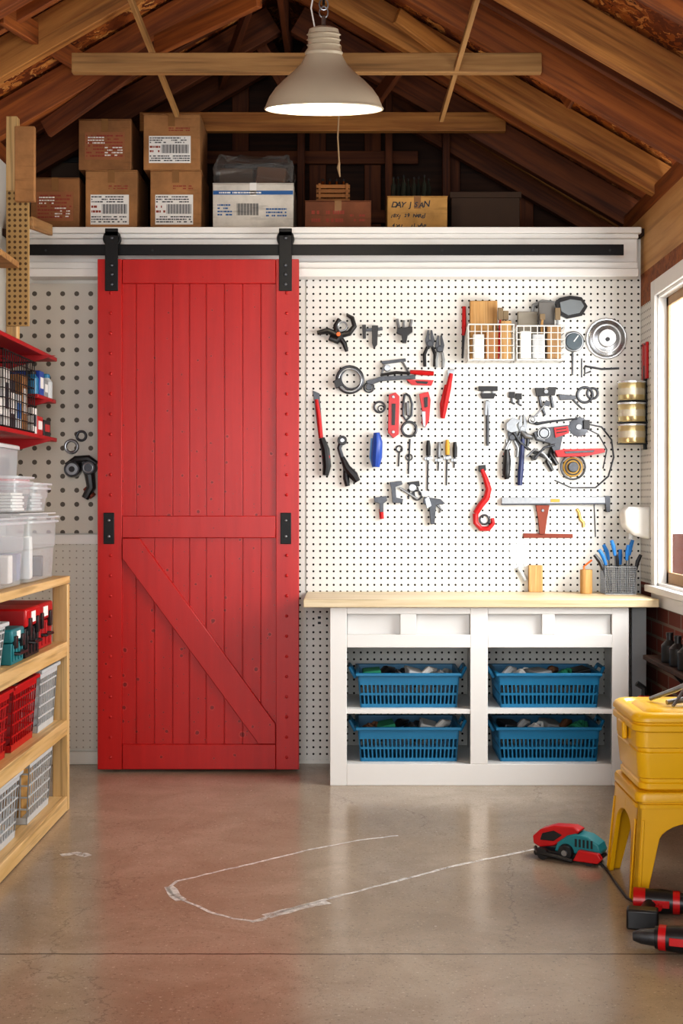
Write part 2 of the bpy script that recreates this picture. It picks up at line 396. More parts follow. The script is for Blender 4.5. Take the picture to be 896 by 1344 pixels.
def pegb(n,x0,x1,z0,z1,mat,label):
    o=mk(n,B().box((x0,WD,z0),(x1,D-.0005,z1)),mat); tag(o,label,'pegboard'); return o
pegb('pegboard',X(402,WD),XR-.002,.02,Z(364,WD),pegR,'large white pegboard panel with small black holes')
pegb('pegboard',X(392,WD)-.3,X(400,WD),.02,Z(364,WD),pegR,'narrow white pegboard strip beside the sliding door')
pegb('pegboard',XL+.002,X(150,WD),Z(700,WD),Z(372,WD),pegL,'aged white pegboard panel with large round holes')
pegb('pegboard',XL+.002,X(150,WD),.07,Z(714,WD),pegL2,'white lower pegboard panel with faint holes')
struct('trim_2',B().box((XL,WD-.012,Z(714,WD)),(X(150,WD),D,Z(702,WD))),white,'white rail between pegboard panels')
struct('baseboard_back',B().box((XL,6.075,0),(X(150,6.1),D,.06)),cream,'painted baseboard',.003)
# ================= window
b=B(); cz=.07; xf=XR-.016
b.box((xf,wy1,wz0-.0),(XR+.002,wy1+.07,wz1+cz)).box((xf,wy0-cz,wz0),(XR+.002,wy0,wz1+cz)).box((xf,wy0,wz1),(XR+.002,wy1,wz1+cz))
j=B(); je=XR+WT
j.box((XR,wy1-.012,wz0),(je,wy1,wz1)).box((XR,wy0,wz0),(je,wy0+.012,wz1)).box((XR,wy0,wz1-.012),(je,wy1,wz1)).box((XR,wy0,wz0),(je,wy1,wz0+.012))
sl=B().box((XR-.04,wy0-.08,wz0-.03),(XR+.03,wy1+.09,wz0)).box((XR-.014,wy0-.06,wz0-.09),(XR,wy1+.07,wz0-.03))
sa=B(); s0,s1=XR+.036,XR+.05
ya,yb=wy0+.012,wy1-.012; za,zb=wz0+.012,wz1-.012
sa.box((s0,yb-.035,za),(s1,yb,zb)).box((s0,ya,za),(s1,ya+.035,zb)).box((s0,ya,zb-.04),(s1,yb,zb)).box((s0,ya,za),(s1,yb,za+.05)).box((s0,(ya+yb)/2-.02,za),(s1,(ya+yb)/2+.02,zb))
gl=B().box((s0+.005,ya+.03,za+.03),(s0+.008,yb-.03,zb-.03))
mg,nt,p=newmat('window_glass'); p.inputs['Alpha'].default_value=.06; p.inputs['Roughness'].default_value=.05
n=noise(nt,coords(nt),2); nt.links.new(mixc(nt,n,(.9,.95,1.),(1.,1.,1.)),p.inputs['Base Color'])
thing('window_1','white framed window with tan sash beside the workbench','window',[('casing',b,white,.003),('jamb',j,white),('sill',sl,white,.003),('sash',sa,M('tan_sash','9c7a52',.5),.002),('glass',gl,mg)],kind='structure')
struct('ground',B().box((1.5,-3,-.12),(14,22,-.02)),M('outdoor_paving','b9ab98',.9),'pale outdoor paving')
b=B()
for i in range(30): b.box((1.8+i*.14,9.5,-.02),(1.93+i*.14,9.53,.98+.02*(i%3)))
b.box((1.8,9.53,.3),(6,9.57,.38)).box((1.8,9.53,.82),(6,9.57,.9))
solo('garden_fence',b,M('fence_paint','6b3426',.8,var=.2),'reddish brown vertical board fence outside the window','fence')
# ================= BARN DOOR
df,db=5.90,5.94
def R(b,x0,y0,x1,y1,d0,d1,m=0): return b.box((X(x0,df),d0,Z(y1,df)),(X(x1,df),d1,Z(y0,df)),m)
xs=[158,178,202,226,248,270,294,318,342,364]
pan=B()
for i in range(len(xs)-1): R(pan,xs[i]+.35,368,xs[i+1]-.35,982,df+.014,db-.005)
R(pan,156,366,366,984,df+.019,db)
parts=[('panel',pan,rpits,.002)]
for x0,x1 in ((128,160),(362,392)):
    s=B(); R(s,x0,340,x1,1010,df,db)
    for k in range(25):
        y=358+k*26.5
        mx=Matrix.Translation(P((x0+x1)/2+(1 if x0<200 else -1),y,df))@Matrix.Rotation(math.pi/2,4,'X')
        s.lathe([(.008,-.001),(.007,.003),(.003,.0045),(.0005,.005)],(0,0,0),0,10,mx)
    parts.append(('stile',s,rplain,.003))
for y0,y1 in ((340,372),(677,706),(977,1010)):
    parts.append(('rail',R(B(),160.3,y0,361.7,y1,df+.001,db),rplain,.003))
br=B(); q=[(160.5,706.5),(160.5,733),(339,976.5),(361.5,976.5),(361.5,950),(183,706.5)]
br.prism([(X(a,df),Z(c,df)) for a,c in q],df-.004,df+.016); parts.append(('brace',br,rplain,.003))
for x0,x1 in ((135,158),(363,386)):
    h=B(); h.box((X(x0+3,5.9),df-.007,Z(382,5.9)),(X(x1-3,5.9),df,Z(300,5.9)))
    h.box((X(x0+3,5.9),df-.007,Z(310,5.9)),(X(x1-3,5.9),5.965,Z(304,5.9)))
    h.tube([(X((x0+x1)/2,5.93),5.925,Z(313,5.93)),(X((x0+x1)/2,5.93),5.96,Z(313,5.93))],.04,0,24)
    for yy in (312,348,360,373):
        mx=Matrix.Translation(P((x0+x1)/2,yy,df-.007))@Matrix.Rotation(math.pi/2,4,'X')
        h.lathe([(.009,-.001),(.009,.005),(.002,.007)],(0,0,0),1,6,mx)
    parts.append(('hanger',h,[black,dsteel],.002,[],'black steel strap hanger with roller'))
for x0,x1 in ((136,150),(368,382)):
    h=B(); h.box((X(x0,df),df-.006,Z(714,df)),(X(x1,df),df,Z(673,df)))
    for yy in (683,704):
        mx=Matrix.Translation(P((x0+x1)/2,yy,df-.006))@Matrix.Rotation(math.pi/2,4,'X')
        h.lathe([(.007,-.001),(.007,.004),(.002,.006)],(0,0,0),1,6,mx)
    parts.append(('pull_plate',h,[black,steel],.002,[],'small black plate with two bolts'))
thing('door_1','red painted plank barn door with diagonal brace','sliding door',parts,kind='structure')
t=B(); t.box((X(36,5.95),5.945,Z(335,5.95)),(X(818,5.95),5.955,Z(321,5.95)))
thing('barn_door_track','long flat black steel sliding door track','track',[('rail',t,black,.001)]+[('bolt',B().tube([P(px,328.5,5.942),P(px,328.5,6.03)],.006,0,8),black) for px in (60,200,330,460,580,700,800)])
# ================= WORKBENCH
bf=5.627
def bx(px): return X(px,bf)
def bz(py): return Z(py,bf)
b=B()
fy0,fy1=bf,bf+.022
for a,c in ((433,455),(617,640),(803,825)): b.box((bx(a),fy0,0 if a!=617 else bz(1003)),(bx(c),fy1,bz(797)))
for a,c in ((455,617),(640,803)):
    b.box((bx(a),fy0,bz(850)),(bx(c),fy1,bz(833))).box((bx(a),fy0,bz(806)),(bx(c),fy1,bz(797))).box((bx(a),fy1+.01,bz(850)),(bx(c),fy1+.02,bz(797)))
b.box((bx(525),fy0,bz(833)),(bx(546),fy1,bz(806))).box((bx(711),fy0,bz(833)),(bx(728),fy1,bz(806)))
b.box((bx(455),fy0,0.0),(bx(803),fy1,bz(1003)))
parts=[('face_frame',b,white,.002)]
for a,c in ((433,439),(819,825),(625,632)): parts.append(('side_panel',B().box((bx(a),fy1,0 if a!=625 else .07),(bx(c),6.07,bz(797.6))),white,.001))
for (a,c) in ((439,625),(632,819)):
    parts.append(('shelf',B().box((bx(a),fy0+.004,bz(937)),(bx(c),6.07,bz(931))),white,.001))
    parts.append(('shelf',B().box((bx(a),fy1,.07),(bx(c),6.07,bz(1003))),white,.001))
thing('workbench_cabinet','white painted open cabinet base with panelled apron','cabinet',parts)
zt=.811
beam('worktop',(X(398,5.6),(5.6+6.086)/2,zt-.0178),(1.333,(5.6+6.086)/2,zt-.0178),.486,.0356,tableto,'pale maple worktop over the white cabinet','worktop')
def slotbasket(cx,cy,z,w,d,h,nslot,mat,handles=True,tf=.9):
    b=B(); t=.006 if handles else .004; w0,d0=w*tf,d*tf; sr=.0046 if handles else .003
    b.taper((cx,cy,z),(w0,d0),(w0*1.005,d0*1.005),.006)
    def face(n,alongx,sgn):
        for i in range(n+1):
            u=-.5+i/n
            if alongx: p0=(cx+u*w0,cy+sgn*d0/2,z); p1=(cx+u*w,cy+sgn*d/2,z+h)
            else: p0=(cx+sgn*w0/2,cy+u*d0,z); p1=(cx+sgn*w/2,cy+u*d,z+h)
            b.tube([p0,p1],sr,0,4)
    for s in (1,-1): face(nslot,True,s); face(int(nslot*.7) if handles else nslot,False,s)
    for f,hh in ((.0,.016),(.36,.010),(.66,.06)) if handles else ((0,.024),(.22,.006),(.4,.006),(.58,.006),(.76,.006),(.86,.03)):
        w1=w0+(w-w0)*f; d1=d0+(d-d0)*f; z0=z+h*f; zz=min(hh,h*(1-f)); w2=w0+(w-w0)*(f+zz/h); d2=d0+(d-d0)*(f+zz/h)
        FS=[(0,3,2,1),(4,5,6,7),(0,1,5,4),(1,2,6,5),(2,3,7,6),(3,0,4,7)]
        for s in (1,-1):
            y0=cy+s*d1/2; y1=cy+s*d2/2
            b.add([(cx-w1/2,y0-t/2,z0),(cx+w1/2,y0-t/2,z0),(cx+w1/2,y0+t/2,z0),(cx-w1/2,y0+t/2,z0),(cx-w2/2,y1-t/2,z0+zz),(cx+w2/2,y1-t/2,z0+zz),(cx+w2/2,y1+t/2,z0+zz),(cx-w2/2,y1+t/2,z0+zz)],FS)
            x0=cx+s*w1/2; x1=cx+s*w2/2
            b.add([(x0-t/2,cy-d1/2,z0),(x0+t/2,cy-d1/2,z0),(x0+t/2,cy+d1/2,z0),(x0-t/2,cy+d1/2,z0),(x1-t/2,cy-d2/2,z0+zz),(x1+t/2,cy-d2/2,z0+zz),(x1+t/2,cy+d2/2,z0+zz),(x1-t/2,cy+d2/2,z0+zz)],FS)
    r=B(); e=.012
    for s in (1,-1):
        r.box((cx-w/2-e,cy+s*d/2-e*(s<0),z+h-.012),(cx+w/2+e,cy+s*d/2+e*(s>0),z+h+.002))
        r.box((cx+s*w/2-e*(s<0),cy-d/2,z+h-.012),(cx+s*w/2+e*(s>0),cy+d/2,z+h+.002))
    out=[('body',b,mat,0),('rim',r,mat,.003)]
    if handles:
        for s in (1,-1):
            hx=cx+s*(w/2+.012); out.append(('handle',B().tube([(hx,cy-.08,z+h-.03),(hx+s*.024,cy-.07,z+h+.012),(hx+s*.026,cy+.07,z+h+.012),(hx,cy+.08,z+h-.03)],.008,0,8),mat))
    return out
zs1=bz(931)+.0005; zs0=bz(1003)+.0005
e=thing('storage_basket','blue slotted plastic basket with end handles','basket',slotbasket(X(534,5.83),5.83,zs1,.44,.32,.15,24,bluep,True,.945),group='blue baskets in the workbench')
bl=[e,dup(e,(X(713,5.83)-X(534,5.83),0,0)),dup(e,(0,.01,zs0-zs1)),dup(e,(X(713,5.83)-X(534,5.83),.01,zs0-zs1))]
junk=[M('green_cloth','2f8a68',.9,var=.3),paper,bplast,grey,dsteel,M('brown_leather','6b4a33',.7),lgrey]
for k,ob in enumerate(bl):
    cx,cy,z=ob.location; z-=.012
    for i in range(6):
        b=B(); px=cx-.16+.063*i; py=cy-.07+.05*random.random(); kind=(i+k)%3
        if kind==0:
            b.cbox((px,py,z+.15),(.08,.12,.035),0,(.15*random.random(),.3-.6*random.random(),.4*random.random())); nm,lb,ct='packet','small folded packet lying in a blue basket','packet'
        elif kind==1:
            b.tube([(px-.03,py-.04,z+.145),(px,py,z+.165),(px+.03,py+.06,z+.155)],[.014,.018,.013],0,8); b.tube([(px+.03,py+.06,z+.155),(px+.04,py+.09,z+.157)],.007,0,6); nm,lb,ct='glue_tube','squeezed tube lying in a blue basket','tube'
        else:
            pts=[(px+.036*math.cos(a)*(1+.2*math.sin(3*a)),py+.05*math.sin(a),z+.145+.012*math.sin(2*a)) for a in [j*.52 for j in range(12)]]
            b.tube(pts,.009,0,8,True); b.tube([(x*.6+px*.4,y*.6+py*.4,q+.008) for x,y,q in pts],.007,0,8,True); nm,lb,ct='coiled_cable','coiled cable heaped in a blue basket','cable'
        solo(nm,b,junk[(k*5+i*2+k)%7],lb,ct,.006 if kind==0 else 0,group='odds and ends in the blue baskets')
# ================= LEFT PINE SHELVING
fx=-1.127; sy0,sy1=3.65,5.2
e=bpy.data.objects.new('storage_shelf_unit',None); C.objects.link(e); e.location=(-1.36,4.4,0); tag(e,'open pine shelving unit with four board shelves','shelf unit')
for x in (fx-.03,-1.585):
    for y in (sy1-.022,sy0+.02):
        par(beamobj('post',(x,y,0),(x,y,.903),.06 if x>-1.3 else .04,.04,pinex),e)
for z in (.934,.676,.364,.06):
    t=.03
    par(beamobj('shelf',(-1.365,sy0+(.045 if z<.9 else 0),z-t/2),(-1.365,sy1-(.045 if z<.9 else -.03),z-t/2),.465,t,pinex),e)
    if z<.9: par(beamobj('lip',(fx-.008,sy0+.045,z-.028),(fx-.008,sy1-.045,z-.028),.016,.058,pinex),e)
def crate(cx,cy,z,lx,ly,h,mat,label,n=9):
    return thing('crate',label,'crate',slotbasket(cx,cy,z,lx,ly,h,n,mat,handles=False),group='crates on the pine shelves')
crate(-1.31,4.24,.365,.3,.33,.23,redp,'red slotted plastic crate on pine shelf',10)
crate(-1.31,4.62,.365,.3,.33,.23,redp,'red slotted plastic crate on pine shelf',10)
crate(-1.31,4.98,.365,.3,.28,.235,lgrey,'pale grey slotted plastic crate beside red crates',9)
crate(-1.31,4.36,.061,.3,.36,.23,lgrey,'pale grey slotted plastic crate on the lowest shelf',10)
crate(-1.31,4.86,.061,.3,.36,.24,lgrey,'pale grey slotted crate filled with supplies on the lowest shelf',10)
crate(-1.31,4.2,.677,.3,.3,.15,lgrey,'small grey slotted crate on upper pine shelf',10)
for (cx,cy,z,mt,lb) in ((-1.31,4.86,.068,card3,'tan carton standing in a grey crate'),(-1.31,4.36,.068,lgrey,'pale carton standing in a grey crate'),(-1.31,4.62,.372,M('maroon_card','6e1518'),'maroon carton inside a red crate'),(-1.31,4.24,.372,paper,'white carton inside a red crate'),(-1.31,4.98,.372,grey,'grey carton inside a pale crate')):
    b=B().box((cx-.09,cy-.1,z),(cx+.1,cy+.1,z+.19)); t=B().box((cx-.015,cy-.101,z+.03),(cx+.015,cy+.101,z+.1905))
    thing('supply_carton',lb,'box',[('body',b,mt,.003),('tape',t,tape)],group='cartons in the crates')
def toolcase(cx,cy,z,lx,ly,h,m1,m2,label):
    b=B().box((cx-lx/2,cy-ly/2,z),(cx+lx/2,cy+ly/2,z+h*.6)); l=B().box((cx-lx/2-.004,cy-ly/2-.004,z+h*.62),(cx+lx/2+.004,cy+ly/2+.004,z+h))
    for k in range(4): b.box((cx+lx/2,cy-ly*.42+k*ly*.24,z+.01),(cx+lx/2+.004,cy-ly*.42+k*ly*.24+.012,z+h*.55))
    hd=B().tube([(cx+lx/2,cy-.05,z+h*.3),(cx+lx/2+.02,cy-.05,z+h*.3),(cx+lx/2+.02,cy+.05,z+h*.3),(cx+lx/2,cy+.05,z+h*.3)],.006)
    lbp=B().box((cx+lx/2+.004,cy-ly*.15,z+h*.7),(cx+lx/2+.0055,cy+ly*.15,z+h*.92))
    thing('tool_case',label,'tool case',[('body',b,m1,.004),('lid',l,m2,.008),('handle',hd,bplast),('printed_label',lbp,paper)]+[('latch',B().box((cx+lx/2,cy+s*ly*.28-.015,z+h*.45),(cx+lx/2+.012,cy+s*ly*.28+.015,z+h*.8)),bplast,.002) for s in (-1,1)],group='tool cases on the pine shelf')
toolcase(-1.32,4.95,.677,.3,.24,.17,redm,redm,'dark red plastic tool case')
toolcase(-1.3,4.68,.677,.3,.2,.175,bplast,redp,'black tool case with red lid')
toolcase(-1.31,4.47,.677,.32,.16,.12,teal,teal,'teal plastic tool case on the pine shelf')
def bin_(cx,cy,z,lx,ly,h,label,group='clear bins on the pine shelves',nm='storage_bin'):
    b=B().rbox((cx,cy,z),(lx,ly),.03,[(.02,0),(.012,.004),(.006,h*.5),(.002,h*.52),(0,h-.02),(0,h)])
    b.bm.faces.ensure_lookup_table(); b.bm.faces.remove(b.bm.faces[-1])
    r=B(); r.rbox((cx,cy,z+h-.022),(lx+.022,ly+.022),.035,[(.0,0),(0,.008)]); r.rbox((cx,cy,z+h-.004),(lx+.03,ly+.03),.038,[(0,0),(0,.007)])
    for f in list(r.bm.faces):
        if len(f.verts)>8: r.bm.faces.remove(f)
    return thing(nm,label,'storage bin',[('body',b,clear),('rim',r,frost)],group=group)
bin_(-1.33,4.9,.935,.34,.44,.24,'clear plastic storage bin on top of the pine shelf')
bin_(-1.33,4.4,.935,.34,.46,.24,'clear plastic storage bin on top of the pine shelf')
for i,(mt,y,lb,h) in enumerate(((lgrey,4.28,'pale grey packet stored inside a clear bin',.13),(card,4.38,'brown packet stored inside a clear bin',.1),(grey,4.48,'grey packet stored inside a clear bin',.15),(paper,4.57,'white packet stored inside a clear bin',.1),(dblue,4.76,'blue packet stored inside a clear bin',.1),(paper,4.86,'white packet stored inside a clear bin',.16),(lgrey,4.95,'pale grey packet stored inside a clear bin',.12),(bplast,5.04,'black packet stored inside a clear bin',.08))):
    b=B().cbox((-1.33+.02*(i%2),y,.942+h/2),(.22,.075,h),0,(0,0,.03*i)); solo('packet',b,mt,lb,'packet',.006,'packets in the clear bins')
# ---- red wall shelves
ex=-1.35
for zi,(z,y0,bs) in enumerate(((1.895,3.9,(4.2,5.7)),(1.70,5.6,(5.7,)),(1.526,3.9,(4.2,5.7)),(1.326,3.9,(4.2,5.4)))):
    yend=(5.96,5.94,5.96,5.45)[zi]
    thing('wall_shelf','red painted wall shelf board','shelf',[('board',B().box((XL+.001,y0,z-.018),(ex,yend,z)),redm,.003)]+[('bracket',B().prism([(XL+.001,z-.018),(ex+.05,z-.018),(XL+.001,z-.11)],y,y+.012),redm) for y in bs],group='red wall shelves')
def wbasket(x0,x1,y0,y1,z0,z1,nx,ny,nz,r=.0022):
    b=B()
    for k in range(nz+1):
        z=z0+(z1-z0)*k/nz
        b.tube([(x0,y0,z),(x1,y0,z),(x1,y1,z),(x0,y1,z)],r*(1.7 if k in(0,nz) else 1),0,6,True)
    for i in range(nx+1):
        x=x0+(x1-x0)*i/nx; b.tube([(x,y0,z1),(x,y0,z0),(x,y1,z0),(x,y1,z1)],r,0,6)
    for i in range(ny+1):
        y=y0+(y1-y0)*i/ny; b.tube([(x0,y,z1),(x0,y,z0),(x1,y,z0),(x1,y,z1)],r,0,6)
    return b
def carton(x0,x1,y0,y1,z0,z1,mt,lm,lb,grp,nm='small_carton'):
    b=B().box((x0,y0,z0),(x1,y1,z1)); h=z1-z0; w=y1-y0
    t=B().box((x1,y0+w*.15,z0+h*.3),(x1+.0008,y1-w*.15,z0+h*.75))
    thing(nm,lb,'box',[('body',b,mt,.003),('printed_label',t,lm)],group=grp)
for (y0,y1) in ((5.05,5.55),(4.5,5.0)):
    solo('wire_basket',wbasket(-1.58,-1.355,y0,y1,1.53,1.83,7,14,8),black,'tall black wire basket on a red wall shelf','basket',0,'wire baskets on the red shelves')
    cols=[(grey,paper,'grey'),(paper,ink,'white'),(M('dark_carton','3a3c40'),paper,'dark'),(lgrey,binky,'pale grey'),(card,paper,'brown')]
    for j in range(5):
        mt,lm,cn=cols[j]
        carton(-1.55,-1.38,y0+.015+j*.095,y0+.1+j*.095,1.536,1.68+.045*((j*2)%3),mt,lm,cn+' carton in a tall wire basket','cartons in the wire baskets')
def jar(x,y,z,r,h,mt,cap,label):
    b=B().lathe([(r*.95,0),(r,.01),(r,h*.7),(r*.6,h*.85),(r*.55,h*.88)],(x,y,z),0,16)
    c=B().lathe([(r*.65,h*.87),(r*.65,h),(r*.5,h+.004)],(x,y,z),0,16)
    thing('jar',label,'jar',[('body',b,mt),('cap',c,cap)],group='jars on the red shelves')
jar(-1.39,5.645,1.7005,.03,.1,bluep,bplast,'small blue jar with black cap'); jar(-1.39,5.9,1.7005,.032,.11,lgrey,bluep,'pale jar with blue cap')
carton(-1.5,-1.365,5.69,5.77,1.7005,1.81,dblue,paper,'blue carton on the short red shelf','cartons on the red shelves')
carton(-1.5,-1.365,5.78,5.85,1.7005,1.78,grey,paper,'grey carton on the short red shelf','cartons on the red shelves')
carton(-1.5,-1.37,5.58,5.66,1.5265,1.64,paper,ink,'white carton on a red shelf','cartons on the red shelves')
carton(-1.5,-1.37,5.67,5.77,1.5265,1.61,redp,paper,'red carton on a red shelf','cartons on the red shelves')
carton(-1.5,-1.37,5.79,5.92,1.5265,1.6,bplast,redp,'black carton on a red shelf','cartons on the red shelves')
for i in range(3):
    y=4.3+i*.38
    b=B().rbox((-1.48,y+.17,1.3265),(.2,.32),.02,[(.01,0),(.004,.003),(0,.12)]); l=B().rbox((-1.48,y+.17,1.4475),(.215,.335),.025,[(0,0),(0,.014),(.006,.018)])
    thing('lidded_box','white lidded storage box on a red shelf','box',[('body',b,(frost,paper,frost)[i]),('lid',l,lgrey)],group='white lidded boxes')
    if i!=1: solo('packet',B().cbox((-1.48,y+.17,1.375),(.15,.22,.07)),(card,ink)[i//2],'packet stored inside a frosted box','packet',.004,'packets in frosted boxes')
for (cy,ly,h) in ((5.0,.24,.11),(4.72,.24,.13)):
    bd=B().box((-1.46,cy-ly/2-.02,1.1765),(-1.2,cy+ly/2+.02,1.186)).box((-1.475,cy-ly/2-.02,1.186),(-1.17,cy+ly/2+.02,1.19))
    solo('tray_board',bd,lgrey,'flat pale lid board over a clear bin','lid',0,'lid boards over the clear bins')
    bin_(-1.29,cy,1.191,.2,ly,h,'small clear container stacked on a clear bin','small clear containers','container')
    b=B()
    for i in range(6): b.box((-1.36+.01*(i%3),cy-ly*.36,1.2+i*.011),(-1.21-.006*(i%2),cy+ly*.34,1.209+i*.011))
    solo('paper_stack',b,(paper,lgrey)[cy>4.8],'stack of papers and pads in a container','paper',group='paper stacks')
for i,(mt,h,lb) in enumerate(((dblue,.09,'blue carton on the highest red shelf'),(paper,.12,'white carton on the highest red shelf'),(card2,.1,'brown carton on the highest red shelf'))):
    y=4.45+i*.22; carton(-1.57,-1.39,y,y+.18,1.896,1.896+h,mt,paper if mt!=paper else ink,lb,'cartons on the red shelves')
d=5.25
perf=peg('perforated_tan_board','b09160',.022,.006,(0,2),'5c4429')
solo('perforated_strip',B().box((X(8,d),d,Z(428,d)),(X(38,d),d+.012,Z(250,d))),perf,'tan perforated upright strip above the red shelves','board',.002)
solo('backing_board',B().box((X(19,d-.03),d-.03,Z(266,d)),(X(45,d-.03),d-.0,Z(168,d))),card,'brown cardboard sheet fixed to the upright','board',.003)
beam('shelf_upright',(X(14,d),d+.035,1.896),(X(14,d),d+.035,2.8),.045,.045,pinex,'pale pine upright post above red shelves','post')
beam('wooden_strut',(X(38,d),d+.03,Z(290,d)),(X(66,5.9),5.9,Z(302,5.9)),.02,.05,lwood,'pale wooden strut joining upright and header','beam')
carton(XL+.002,-1.36,4.5,4.75,2.1955,2.42,paper,ink,'white carton with printed label by the upright',None,'supply_carton')
carton(XL+.002,-1.38,4.8,5.0,2.1955,2.36,card,paper,'brown carton with white label by the upright',None,'supply_carton')
solo('corner_shelf',B().box((XL+.001,4.2,2.17),(-1.33,5.2,2.195)).prism([(XL+.001,2.17),(-1.45,2.17),(XL+.001,2.05)],4.9,4.92,0),lwood,'pale wooden shelf board high on the side wall','shelf',.002)
# ================= PEGBOARD TOOLS
k1=6.07/F; WB=WD+.0012
def tp(x,y,dep): return Vector(((x-CX)*k1,dep,H-(y-CY)*k1))
def build(ops):
    b=B()
    for o in ops:
        if o[0]=='p':
            t=o[2]; off=o[3] if len(o)>3 else 0
            b.prism([(v.x,v.z) for v in [tp(x,y,0) for x,y in o[1]]],WB-off-t,WB-off)
        elif o[0]=='r':
            rs=o[1]; off=0
            if isinstance(rs[-1],(int,float)): off=rs[-1]; rs=rs[:-1]
            rm=max(q[2] for q in rs)*k1
            b.tube([tp(x,y,WB-off-rm) for x,y,_ in rs],[q[2]*k1 for q in rs],0,10)
        elif o[0]=='t':
            _,x,y,Rr,r=o[:5]; off=o[5] if len(o)>5 else 0; asp=o[6] if len(o)>6 else 1
            b.tube([tp(x+Rr*math.cos(a),y+Rr*asp*math.sin(a),WB-off-r*k1) for a in [j*2*math.pi/24 for j in range(24)]],r*k1,0,8,True)
        elif o[0]=='d':
            _,x,y,Rr,t=o[:5]; off=o[5] if len(o)>5 else 0
            c=tp(x,y,WB-off); mx=Matrix.Translation(c)@Matrix.Rotation(math.pi/2,4,'X'); q=Rr*k1
            b.lathe([(q,0),(q,t*.8),(q*.93,t)],(0,0,0),0,24,mx)
    return b
def tool(name,label,cat,parts,group='hand tools on the pegboard'):
    if len(label.split())<6: label+=' hanging on the pegboard'
    return thing(name,label,cat,[(n,build(ops),mt,.0012) for n,mt,ops in parts],group=group)
r_=lambda *a:('r',list(a))
tool('spring_clamp','black spring clamp with curved jaws','clamp',[('jaw',bplast,[r_((446,440,4),(458,437,4),(465,428,3.4),(462,417,3),(455,413,2)),r_((442,440,3.4),(440,427,3),(445,418,2.4)),r_((448,440,4),(442,447,5),(432,443,4))]),('handle',bplast,[r_((416,437,3),(430,434,4),(444,440,4.5)),r_((444,440,3.5),(452,451,3.4),(455,461,2.2))]),('pivot',orange,[('d',444,439,3,.035)]),('spring',steel,[('t',449,428,6,1.2,.01)])])
tool('trigger_clamp','small dark bar clamp','clamp',[('bar',dsteel,[('p',[(476,431),(502,429),(502,433),(476,435)],.01)]),('jaw',bplast,[('p',[(488,427),(496,427),(495,452),(491,457),(488,450)],.018),('p',[(475,426),(480,426),(480,444),(476,444)],.016)]),('screw',steel,[r_((491,440,1.5),(500,440,1.5))])])
tool('socket_adaptor','black socket adaptor tool','socket',[('body',bplast,[('p',[(521,431),(541,429),(541,436),(535,440),(533,450),(528,450),(527,440),(520,437)],.03)]),('tip',steel,[r_((523,430,2),(521,418,2)),r_((529,430,1.6),(530,420,1.6)),r_((538,429,2),(540,419,2))])])
def pliers(x,y,hm,label,L=48,w=9,jm=dsteel):
    tool('pliers',label,'pliers',[('jaw',jm,[('p',[(x-3,y),(x-1,y),(x-1,y+12),(x+5,y+19),(x-4,y+22),(x-6,y+13)],.014),('p',[(x+3,y),(x+1,y),(x+1,y+12),(x-4,y+19),(x+4,y+22),(x+6,y+13)],.01,.004),('d',x,y+18,4,.02)]),('handle',hm,[r_((x-3,y+22,2),(x-w*.8,y+32,2.4),(x-w*.7,y+L,2))]),('handle',hm,[r_((x+3,y+22,2),(x+w*.8,y+32,2.4),(x+w*.7,y+L,2))])])
pliers(564,433,bplast,'long-nose pliers with black handles')
pliers(577,440,grey,'small pliers with grey handles',42,6)
tool('hose_ring','grey coiled hose ring','ring',[('coil',dsteel,[('t',459,498,17,2.2),('t',461,497,14,1.6,.015)]),('band',steel,[('t',459,499,15,1.3,.02)]),('clip',bplast,[('p',[(438,500),(446,496),(449,506),(441,510)],.03)])])
tool('rasp','slim metal rasp with red handle','rasp',[('blade',dsteel,[('p',[(480,500),(500,494),(545,492),(545,497),(500,500),(484,506)],.016),('p',[(500,474),(532,470),(533,474),(502,478)],.01)]),('frame',steel,[r_((504,478,1.4),(500,492,1.4)),r_((528,474,1.4),(536,488,1.4),(548,488,1.4))]),('knob',steel,[('d',508,483,4.4,.03)]),('knob',dsteel,[('d',484,508,4.4,.025),('t',484,508,6.5,1.1)]),('handle',redp,[r_((538,488,2.6),(552,489,3.4),(569,490,3)),('p',[(533,498),(569,499),(566,506),(540,505)],.022)]),('grip',bplast,[('p',[(545,500),(562,501),(560,504),(547,503)],.024),r_((500,492,1.8),(520,489,2),(538,490,1.8),.014)])])
tool('key_ring','small steel key ring','ring',[('ring',dsteel,[('t',498,534,7,1.4),('t',500,536,4,.9)])])
tool('folding_knife','red folding pocket knife','knife',[('handle',redp,[('p',[(510,518),(519,515),(524,520),(523,570),(516,575),(509,568)],.022)]),('inlay',bplast,[('p',[(514,530),(519,530),(518,558),(514,558)],.004,.022)]),('rivet',steel,[('d',516,521,2,.027)]),('rivet',steel,[('d',516,567,2,.027)])])
tool('carabiner','steel carabiner hook','carabiner',[('body',dsteel,[r_((531,517,1.5),(529,530,1.6),(529,545,1.6),(533,552,1.6),(540,545,1.6),(541,530,1.6),(537,519,1.5),(532,516,1.4)),('t',537,563,9.5,1.8)]),('gate',steel,[r_((534,528,2.4),(535,545,2.4))])])
tool('utility_knife','red utility knife with steel nose','knife',[('handle',redp,[('p',[(550,517),(562,514),(565,525),(563,552),(558,561),(553,556),(554,540)],.022)]),('slider',bplast,[('p',[(556,522),(561,521),(561,534),(557,535)],.004,.022)]),('nose',steel,[('p',[(553,540),(558,540),(558,560),(555,560)],.006,.022)])])
tool('tin_snips','red handled tin snips','snips',[('handle',redp,[r_((592,490,2.6),(588,510,4),(583,535,4),(581,549,2.6))]),('handle',redp,[r_((586,505,2.6),(580,530,3),(580,548,2.4))]),('blade',steel,[('p',[(587,486),(597,484),(594,500),(588,502)],.012)])])
